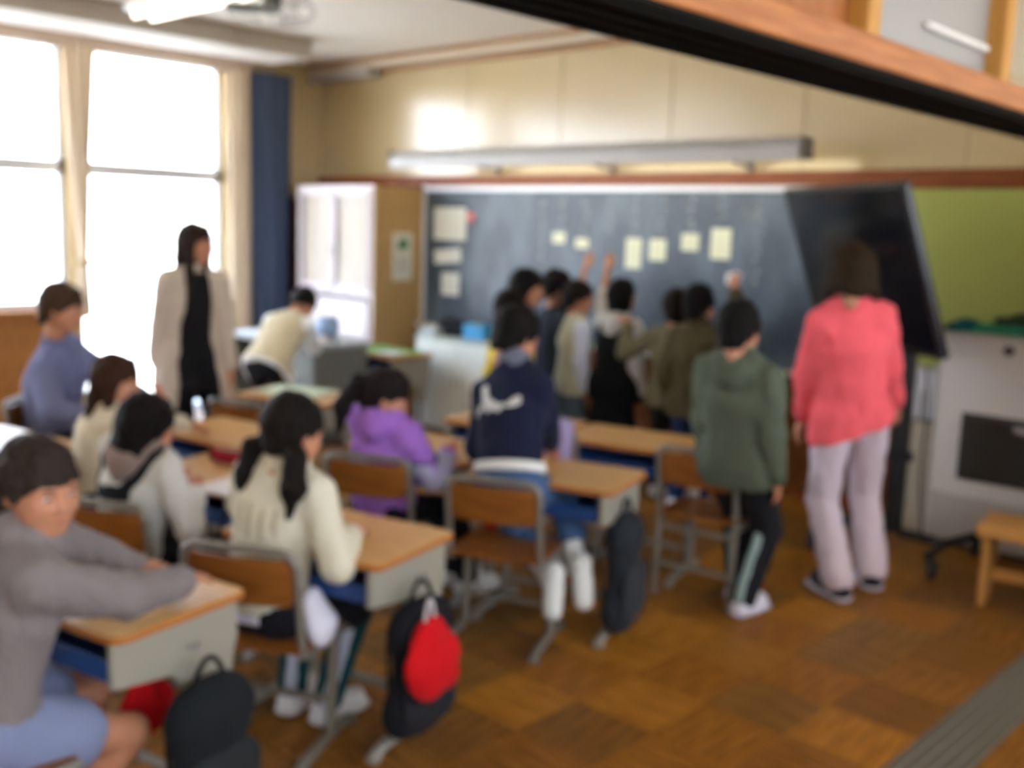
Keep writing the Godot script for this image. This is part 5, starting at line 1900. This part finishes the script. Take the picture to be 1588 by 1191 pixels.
func build_people() -> void:
	build_protos()
	var white_shoe := c8(228, 228, 232)
	var dark := c8(30, 30, 34)
	var sit := "pupils sitting at desks"
	var std := "pupils standing at the blackboard"
	# --- grey sweater, front left
	person({label = "seated child in a loose mauve-grey sweater turning the face right, front left", group = sit, at = V(-2.27, 0, -0.76), yaw = 0.1, H = 1.34, cell = 0.011,
		pel = V(-2.29, 0.45, -0.76), head = V(-2.235, 0.955, -0.875), look = -1.35, nod = 0.12, twist = -0.25, sitting = true,
		hands = {R = V(-2.235, 0.665, -1.20), L = V(-2.40, 0.67, -1.16)}, poles = {R = V(0.9, -0.3, 0.5), L = V(-1.0, 0.2, 0.2)},
		fingers = {R = V(-0.25, -0.05, -1.0), L = V(0.4, -0.05, -1.0)}, palms = {R = V(0, -1, 0), L = V(0, -1, 0)},
		feet = {R = V(-2.30, 0.075, -0.88), L = V(-2.42, 0.075, -0.95)}, hair = "short", haircol = c8(52, 43, 39),
		tops = [{name = "sweater", c = c8(130, 122, 122), inf = 0.034, hem = -0.06, sleeve = 1.06, tex = "knit", wr = 0.009, collar = c8(138, 128, 128)}],
		bottom = {kind = "shorts", c = c8(128, 138, 172), inf = 0.020, len = 0.52}, shoe = white_shoe})
	# --- cream sweater, second desk
	person({label = "seated child in a cream knit sweater with low bunches, back to the viewer", group = sit, tail = [V(-2.33, 0.47, -1.66), V(-2.30, 0.40, -1.68), c8(222, 220, 234)], at = V(-2.49, 0, -1.60), yaw = 0.3, H = 1.30, cell = 0.011,
		pel = V(-2.48, 0.455, -1.60), head = V(-2.455, 0.945, -1.68), look = 0.15, nod = 0.3, sitting = true,
		over = [c8(28, 28, 33), 0.92], hands = {R = V(-2.36, 0.64, -1.82), L = V(-2.64, 0.65, -1.86)}, poles = {R = V(0.9, -1.0, 0.4), L = V(-1.0, -0.5, 0.3)},
		palms = {R = V(-0.3, -1, 0), L = V(0.3, -1, 0)}, fingers = {R = V(-0.5, -0.05, -1.0), L = V(0.5, -0.05, -1.0)},
		feet = {R = V(-2.47, 0.07, -1.82), L = V(-2.60, 0.07, -1.78)}, hair = "twin",
		tops = [{name = "shirt", c = c8(226, 224, 236), inf = 0.012, hem = -0.04, sleeve = 0.4}, {name = "sweater", c = c8(218, 212, 190), inf = 0.030, hem = -0.015, sleeve = 1.0, tex = "knit", wr = 0.006, rib = c8(204, 194, 164), collar = c8(206, 196, 168),
			marks = [{name = "knit_motif", c = c8(186, 174, 146), cell = 0.007, ex = 0.003, strokes = [[V(-0.05, 0.02, 0.08), V(-0.045, -0.045, 0.08), 0.008], [V(-0.02, 0.02, 0.08), V(-0.015, -0.045, 0.08), 0.008], [V(0.015, 0.02, 0.08), V(0.02, -0.045, 0.08), 0.008], [V(0.045, 0.02, 0.08), V(0.05, -0.045, 0.08), 0.008]]}]}],
		bottom = {kind = "trousers", c = c8(26, 74, 78), inf = 0.010, stripe = c8(196, 200, 220), stripe_dir = V(0.6, 0, 0.6)}, shoe = white_shoe})
	# --- taupe hood and black straps
	person({label = "seated child in white with black straps and a taupe hood, black bobbed hair", group = sit, at = V(-3.18, 0, -1.52), yaw = 0.3, H = 1.26, cell = 0.012,
		pel = V(-3.18, 0.43, -1.52), head = V(-3.125, 0.862, -1.575), look = 0.2, nod = 0.35, sitting = true, hood = c8(140, 122, 114),
		hands = {R = V(-3.08, 0.635, -1.72), L = V(-3.42, 0.64, -1.80)}, poles = {R = V(0.9, -1.0, 0.3), L = V(-1.0, -0.5, 0.3)},
		palms = {R = V(0, -1, 0), L = V(0, -1, 0)}, feet = {R = V(-3.20, 0.07, -1.66), L = V(-3.36, 0.07, -1.64)}, hair = "bob", haircol = c8(24, 20, 20),
		tops = [{name = "shirt", c = c8(214, 212, 206), inf = 0.028, hem = -0.03, sleeve = 1.0, wr = 0.008,
			marks = [{name = "strap", c = dark, ex = 0.006, strokes = [[V(0.075, 0.12, 0.03), V(0.03, -0.01, 0.10), 0.020], [V(0.03, -0.01, 0.10), V(-0.10, -0.035, 0.07), 0.022], [V(-0.075, 0.12, 0.03), V(-0.10, -0.035, 0.07), 0.020]]}]}],
		bottom = {kind = "trousers", c = dark}, shoe = white_shoe})
	# --- long hair, cream top
	person({label = "seated child with long brown hair and cream top, face in profile to the right", group = sit, at = V(-3.95, 0, -1.74), yaw = -0.2, H = 1.28,
		pel = V(-3.97, 0.445, -1.75), head = V(-3.865, 0.893, -1.83), look = -0.95, nod = 0.15, sitting = true,
		hands = {R = V(-3.70, 0.80, -1.93), L = V(-4.00, 0.645, -2.24)}, poles = {R = V(0.6, -1.0, 0.2), L = V(-1.0, -0.4, 0.3)},
		fingers = {R = V(-0.2, 1.0, 0.0)}, palms = {R = V(-1, 0, 0.3), L = V(0, -1, 0)}, feet = {R = V(-3.92, 0.07, -2.0), L = V(-4.06, 0.07, -1.98)}, hair = "long", haircol = c8(56, 36, 27),
		tops = [{name = "blouse", c = c8(220, 208, 180), inf = 0.026, hem = -0.03, sleeve = 1.0, collar = c8(224, 214, 190)}],
		bottom = {kind = "trousers", c = c8(52, 56, 70)}, shoe = white_shoe})
	# --- grey-blue person by the window
	person({label = "seated person in a grey-blue sweater with short brown hair by the bright window", at = V(-4.88, 0, -2.06), yaw = -0.8, H = 1.52, hh = 0.218,
		fat = 1.16,
		pel = V(-5.02, 0.475, -2.04), head = V(-4.80, 1.105, -2.02), look = -0.85, nod = 0.2, sitting = true,
		hands = {R = V(-4.42, 0.64, -2.02), L = V(-4.55, 0.64, -2.36)}, poles = {R = V(0.3, -0.8, 0.9), L = V(-0.8, -0.5, 0.2)}, palms = {R = V(0, -1, 0), L = V(0, -1, 0)},
		feet = {R = V(-4.55, 0.08, -2.08), L = V(-4.70, 0.08, -2.32)}, toes = {R = V(0.7, 0, -0.7), L = V(0.7, 0, -0.7)}, hair = "short", haircol = c8(66, 48, 36),
		tops = [{name = "sweater", c = c8(112, 116, 150), inf = 0.030, hem = -0.06, sleeve = 1.0, tex = "knit", wr = 0.008, collar = c8(104, 108, 140)}],
		bottom = {kind = "trousers", c = c8(40, 44, 60)}, shoe = c8(60, 60, 66)})
	# --- the woman in the beige coat
	person({label = "standing woman with long dark hair, open beige coat over black, before the bright windows", at = V(-5.16, 0, -2.87), yaw = -1.75, H = 1.53, hh = 0.215,
		pel = V(-5.17, 0.79, -2.87), head = V(-5.125, 1.392, -2.89), look = -1.15, nod = 0.05,
		hands = {R = V(-5.24, 0.67, -2.70), L = V(-5.00, 0.68, -3.02)}, feet = {R = V(-5.20, 0.08, -2.80), L = V(-5.12, 0.08, -2.96)}, toes = {R = V(0.9, 0, 0.2), L = V(0.9, 0, -0.1)}, hair = "long", haircol = c8(44, 32, 28),
		tops = [{name = "jumper", c = c8(26, 25, 27), inf = 0.012, hem = -0.12, sleeve = 0.9, collar = c8(26, 25, 27)}, {name = "coat", c = c8(190, 174, 156), inf = 0.030, hem = -0.17, sleeve = 1.0, flare = 0.035, open = 0.075, wr = 0.010}],
		bottom = {kind = "trousers", c = c8(24, 24, 27), inf = 0.014}, shoe = dark})
	# --- bending over the steel desk
	person({label = "child bending over the grey steel desk, white sleeves and beige vest", at = V(-5.64, 0, -3.66), yaw = 0.4, H = 1.32,
		fat = 1.15, pel = V(-5.64, 0.625, -3.66), head = V(-5.80, 0.985, -4.06), look = 0.4, nod = 1.0,
		hands = {R = V(-5.80, 0.735, -4.22), L = V(-6.12, 0.735, -4.14)}, palms = {R = V(0, -1, 0), L = V(0, -1, 0)}, feet = {R = V(-5.56, 0.07, -3.70), L = V(-5.70, 0.07, -3.63)}, toes = {R = V(-0.4, 0, -0.9), L = V(-0.4, 0, -0.9)}, hair = "short",
		tops = [{name = "shirt", c = c8(236, 238, 236), inf = 0.022, hem = -0.04, sleeve = 1.0}, {name = "vest", c = c8(206, 192, 160), inf = 0.034, hem = -0.03, sleeve = 0.0, tex = "knit"}],
		bottom = {kind = "trousers", c = c8(26, 26, 30)}, shoe = white_shoe})
	# --- purple jacket
	person({label = "seated child in a purple jacket with pale lower half and a side ponytail", group = sit, at = V(-3.13, 0, -2.57), yaw = 0.15, H = 1.26, cell = 0.012,
		pel = V(-3.13, 0.44, -2.58), head = V(-3.035, 0.885, -2.50), look = -0.65, nod = 0.35, twist = 0.1, nk = 0.32, sitting = true, hood = c8(160, 108, 196),
		hands = {R = V(-2.99, 0.635, -2.80), L = V(-3.36, 0.645, -2.86)}, poles = {R = V(0.6, -1.0, 0.4), L = V(-1.0, -0.6, 0.3)}, palms = {R = V(0, -1, 0), L = V(0, -1, 0)},
		feet = {R = V(-2.99, 0.075, -2.92), L = V(-3.12, 0.075, -2.96)}, toes = {R = V(0.2, 0, -1), L = V(0.1, 0, -1)}, hair = "pony", haircol = c8(32, 26, 26),
		tops = [{name = "jacket", c = c8(164, 112, 200), inf = 0.034, hem = -0.08, sleeve = 1.0, wr = 0.009, collar = c8(158, 106, 196),
			marks = [{name = "pale_band", c = c8(180, 178, 206), ex = 0.004, arms = true, strokes = [[V(-0.2, -0.052, 0.0), V(0.2, -0.052, 0.0), 0.16, 3.6]]}, {name = "seam_stripe", c = c8(98, 82, 122), ex = 0.006, cell = 0.008, arms = true, strokes = [[V(-0.2, -0.004, 0.0), V(0.2, -0.004, 0.0), 0.16, 18.0]]}]}],
		bottom = {kind = "trousers", c = c8(28, 28, 34)}, shoe = c8(214, 212, 210)})
	# --- navy sweatshirt, kneeling on the chair
	person({label = "child in a navy sweatshirt with a white bird-like print kneeling up on a chair", at = V(-2.57, 0, -2.71), yaw = 0.12, H = 1.30, cell = 0.011,
		pel = V(-2.565, 0.615, -2.71), nk = 0.335, head = V(-2.685, 1.14, -2.85), look = -0.05, nod = 0.4, roll = -0.06,
		hands = {R = V(-2.68, 0.66, -3.08), L = V(-2.74, 0.65, -2.92)}, poles = {R = V(0.3, -1.0, 0.0), L = V(-0.1, -0.4, 1.0)}, palms = {R = V(0, -1, 0), L = V(0, -1, 0)},
		feet = {R = V(-2.395, 0.27, -2.93), L = V(-2.425, 0.255, -2.80)}, kpoles = {R = V(-0.4, 0.0, -1.0), L = V(-0.9, 0.0, -0.6)}, toes = {R = V(0.25, -1, 0.15), L = V(0.2, -1, 0.25)}, socks_only = true,
		hair = "short", haircol = c8(24, 21, 20), fat = 1.08,
		tops = [{name = "sweatshirt", c = c8(30, 33, 55), inf = 0.030, hem = 0.022, rib = c8(228, 228, 222), ribh = 0.036, ribx = 0.018, sleeve = 1.0, wr = 0.008, collar = c8(110, 112, 128),
			marks = [{name = "white_print", c = c8(206, 206, 202), cell = 0.006, ex = 0.004, strokes = [[V(-0.071, 0.079, 0.08), V(-0.037, 0.023, 0.08), 0.014], [V(-0.037, 0.023, 0.08), V(0.011, -0.001, 0.08), 0.014], [V(0.011, -0.001, 0.08), V(0.067, 0.018, 0.08), 0.011], [V(0.032, 0.003, 0.08), V(0.073, 0.034, 0.08), 0.008], [V(-0.030, 0.003, 0.08), V(-0.011, -0.020, 0.08), 0.009], [V(-0.074, -0.010, 0.08), V(-0.056, 0.004, 0.08), 0.012]]}]}],
		bottom = {kind = "trousers", c = c8(70, 96, 134), len = 0.55, cuff = 0.044}, shoe = c8(226, 228, 226)})
	# --- olive jacket
	person({label = "standing child in an olive-green jacket and black trousers beside the empty chair", at = V(-2.13, 0, -3.58), yaw = 0.1, H = 1.31, cell = 0.011,
		pel = V(-2.14, 0.665, -3.60), head = V(-2.105, 1.185, -3.485), look = 0.15, nod = 0.2, fat = 1.08, nk = 0.318, hood = c8(80, 87, 72),
		hands = {R = V(-1.97, 0.585, -3.62), L = V(-2.33, 0.60, -3.66)}, feet = {R = V(-2.07, 0.072, -3.60), L = V(-2.20, 0.072, -3.76)}, hair = "short", haircol = c8(22, 20, 19),
		tops = [{name = "jacket", c = c8(86, 93, 78), inf = 0.036, hem = -0.085, sleeve = 1.0, wr = 0.010, flare = 0.01, collar = c8(74, 88, 66), cuffs = c8(66, 78, 58)}],
		bottom = {kind = "trousers", c = c8(28, 29, 33), inf = 0.016, stripe = c8(150, 172, 172), stripe_dir = V(0.1, 0, 1.0)}, shoe = c8(216, 214, 228), sole = c8(206, 204, 216)})
	# --- coral sweater
	person({label = "woman in a coral-pink sweater and wide pale lilac trousers, back to the viewer", at = V(-1.89, 0, -4.19), yaw = 0.80, H = 1.54, hh = 0.215, cell = 0.012,
		pel = V(-1.95, 0.80, -4.20), head = V(-1.96, 1.402, -4.09), look = 0.75, nod = 0.15, fat = 0.92,
		hands = {R = V(-1.90, 0.80, -4.52), L = V(-2.215, 0.645, -4.26)}, poles = {R = V(0.25, -0.2, 0.7), L = V(-0.2, 0.0, 1.0)}, fingers = {L = V(-0.35, -1, 0.1)},
		feet = {R = V(-1.865, 0.08, -4.34), L = V(-1.90, 0.08, -4.09)}, toes = {R = V(-0.6, 0, -0.8), L = V(-0.85, 0, -0.5)}, hair = "shag", haircol = c8(44, 33, 22),
		tops = [{name = "sweater", c = c8(238, 98, 106), inf = 0.034, hem = -0.045, hemtilt = 0.25, sleeve = 0.98, wr = 0.010, flare = 0.012, collar = c8(230, 92, 100), cuffs = c8(226, 90, 98)}],
		bottom = {kind = "trousers", c = c8(206, 190, 200), inf = 0.008, cuff = 0.050, len = 0.96, wr = 0.008}, shoe = c8(38, 38, 46), sole = c8(216, 212, 226)})
	# --- the group at the blackboard
	person({label = "child in yellow standing behind the navy sweatshirt, lowest dark head of the blackboard group", group = std, at = V(-4.09, 0, -4.28), yaw = -0.1, H = 1.18, cell = 0.015,
		fat = 1.2, pel = V(-4.03, 0.59, -4.28), head = V(-4.105, 1.077, -4.30), look = -0.2, hands = {}, feet = {R = V(-4.07, 0.07, -4.28), L = V(-4.2, 0.07, -4.28)}, hair = "short",
		tops = [{name = "sweater", c = c8(218, 190, 44), inf = 0.028, hem = -0.06, sleeve = 1.0, wr = 0.008}], bottom = {kind = "trousers", c = c8(50, 52, 60)}, shoe = white_shoe})
	person({label = "child in dark blue with face turned right, left end of the blackboard group", group = std, at = V(-4.235, 0, -4.62), yaw = -0.5, H = 1.27, cell = 0.015,
		hh = 0.225, pel = V(-4.25, 0.64, -4.60), head = V(-4.25, 1.175, -4.59), look = -0.95, hands = {}, feet = {R = V(-4.17, 0.07, -4.62), L = V(-4.31, 0.07, -4.62)}, hair = "bob", haircol = c8(24, 21, 22),
		tops = [{name = "sweater", c = c8(44, 56, 92), inf = 0.028, hem = -0.06, sleeve = 1.0, wr = 0.008, collar = c8(86, 110, 160)}], bottom = {kind = "trousers", c = c8(34, 36, 44)}, shoe = white_shoe})
	person({label = "child in black, second dark head from the left against the blackboard", group = std, at = V(-4.30, 0, -4.92), yaw = -0.3, H = 1.28, cell = 0.015,
		pel = V(-4.30, 0.645, -4.92), head = V(-4.295, 1.178, -4.92), look = -0.6, hands = {}, feet = {R = V(-4.23, 0.07, -4.92), L = V(-4.37, 0.07, -4.92)}, hair = "short",
		tops = [{name = "sweater", c = c8(40, 44, 50), inf = 0.026, hem = -0.06, sleeve = 1.0}], bottom = {kind = "trousers", c = c8(34, 36, 40)}, shoe = white_shoe})
	person({label = "child in a cream vest with white sleeves and grey skirt reaching up to the blackboard", group = std, at = V(-4.12, 0, -4.88), yaw = -0.45, H = 1.23, cell = 0.013,
		pel = V(-4.10, 0.62, -4.87), head = V(-4.085, 1.122, -4.88), look = -0.85, hands = {L = V(-4.20, 1.37, -5.10)}, poles = {L = V(-0.3, -0.6, -0.6)},
		fingers = {L = V(0.15, 1.0, -0.3)}, palms = {L = V(0, 0, -1)}, feet = {R = V(-4.07, 0.07, -4.84), L = V(-4.19, 0.07, -4.90)}, hair = "short", haircol = c8(34, 27, 25), handL = "flat",
		tops = [{name = "shirt", c = c8(226, 232, 246), inf = 0.026, hem = -0.03, sleeve = 1.0, sleeveL = 0.62, wr = 0.007}, {name = "vest", c = c8(204, 198, 166), inf = 0.036, hem = -0.075, sleeve = 0.0, tex = "knit"}],
		bottom = {kind = "skirt", c = c8(86, 98, 104), len = 0.20}, shoe = white_shoe})
	person({label = "child in a long black dress with white-grey sleeves and hood, middle of the blackboard group", group = std, at = V(-3.76, 0, -4.88), yaw = 0.1, H = 1.27, cell = 0.013,
		pel = V(-3.765, 0.64, -4.86), head = V(-3.765, 1.155, -4.90), look = 0.1, nod = -0.1, hood = c8(196, 194, 190), hands = {L = V(-4.045, 1.37, -5.10)}, poles = {L = V(-0.6, -0.8, 0.0)},
		fingers = {L = V(-0.05, 1.0, -0.3)}, palms = {L = V(0, 0, -1)}, handL = "flat", feet = {R = V(-3.70, 0.07, -4.86), L = V(-3.84, 0.07, -4.86)}, hair = "bob", haircol = c8(22, 19, 19),
		tops = [{name = "shirt", c = c8(206, 204, 204), inf = 0.030, hem = -0.01, sleeve = 1.0, sleeveL = 0.66, wr = 0.008}, {name = "pinafore", c = c8(22, 23, 26), inf = 0.040, hem = -0.09, sleeve = 0.0}],
		bottom = {kind = "skirt", c = c8(22, 23, 26), len = 0.25, flare = 0.035, inf = 0.03}, shoe = white_shoe})
	person({label = "child in an olive-beige top with a hand on the black dress wearer's shoulder", group = std, at = V(-3.38, 0, -4.90), yaw = 0.35, H = 1.23, cell = 0.014,
		pel = V(-3.38, 0.62, -4.90), head = V(-3.377, 1.117, -4.90), look = 0.7, hands = {L = V(-3.635, 1.02, -4.80), R = V(-3.26, 0.58, -4.88)}, poles = {L = V(-0.2, -1.0, 0.3)}, fingers = {L = V(-1.0, 0.25, 0.0)}, palms = {L = V(0, -1, -0.4)},
		feet = {R = V(-3.32, 0.07, -4.90), L = V(-3.45, 0.07, -4.90)}, hair = "short", haircol = c8(30, 25, 23),
		tops = [{name = "sweater", c = c8(116, 110, 86), inf = 0.028, hem = -0.06, sleeve = 1.0, wr = 0.008}], bottom = {kind = "trousers", c = c8(44, 46, 46)}, shoe = white_shoe})
	person({label = "child in a brown-olive jacket holding white paper up to the blackboard", group = std, at = V(-3.13, 0, -4.75), yaw = 0.05, H = 1.27, cell = 0.014,
		nk = 0.32, pel = V(-3.13, 0.64, -4.74), head = V(-3.13, 1.162, -4.76), look = 0.05, hands = {R = V(-3.06, 1.235, -5.0), L = V(-3.27, 0.60, -4.74)}, poles = {R = V(0.9, -0.6, -0.2)}, fingers = {R = V(-0.25, 1.0, -0.2)}, palms = {R = V(0, 0, -1)},
		feet = {R = V(-3.06, 0.07, -4.74), L = V(-3.20, 0.07, -4.74)}, hair = "short", haircol = c8(20, 18, 18),
		tops = [{name = "jacket", c = c8(76, 68, 46), inf = 0.036, hem = -0.08, sleeve = 1.0, wr = 0.009, collar = c8(68, 60, 40)}], bottom = {kind = "trousers", c = c8(40, 58, 100)}, shoe = white_shoe})
	var t := thing("held_paper", "crumpled white paper held up by the brown-olive jacket child", "paper", V(-3.10, 1.295, -5.06))
	var f := Field.new()
	f.cell = 0.006
	f.wr = 0.012
	f.wf = 26.0
	f.cap(V(-0.03, 0, 0), V(0.012, 0.012, 0), 0.034, 0.03, 0.02, V(0, 0, 1), 2.2)
	later(f, part("sheet", null, plain(c8(236, 234, 240), 0.8), t))
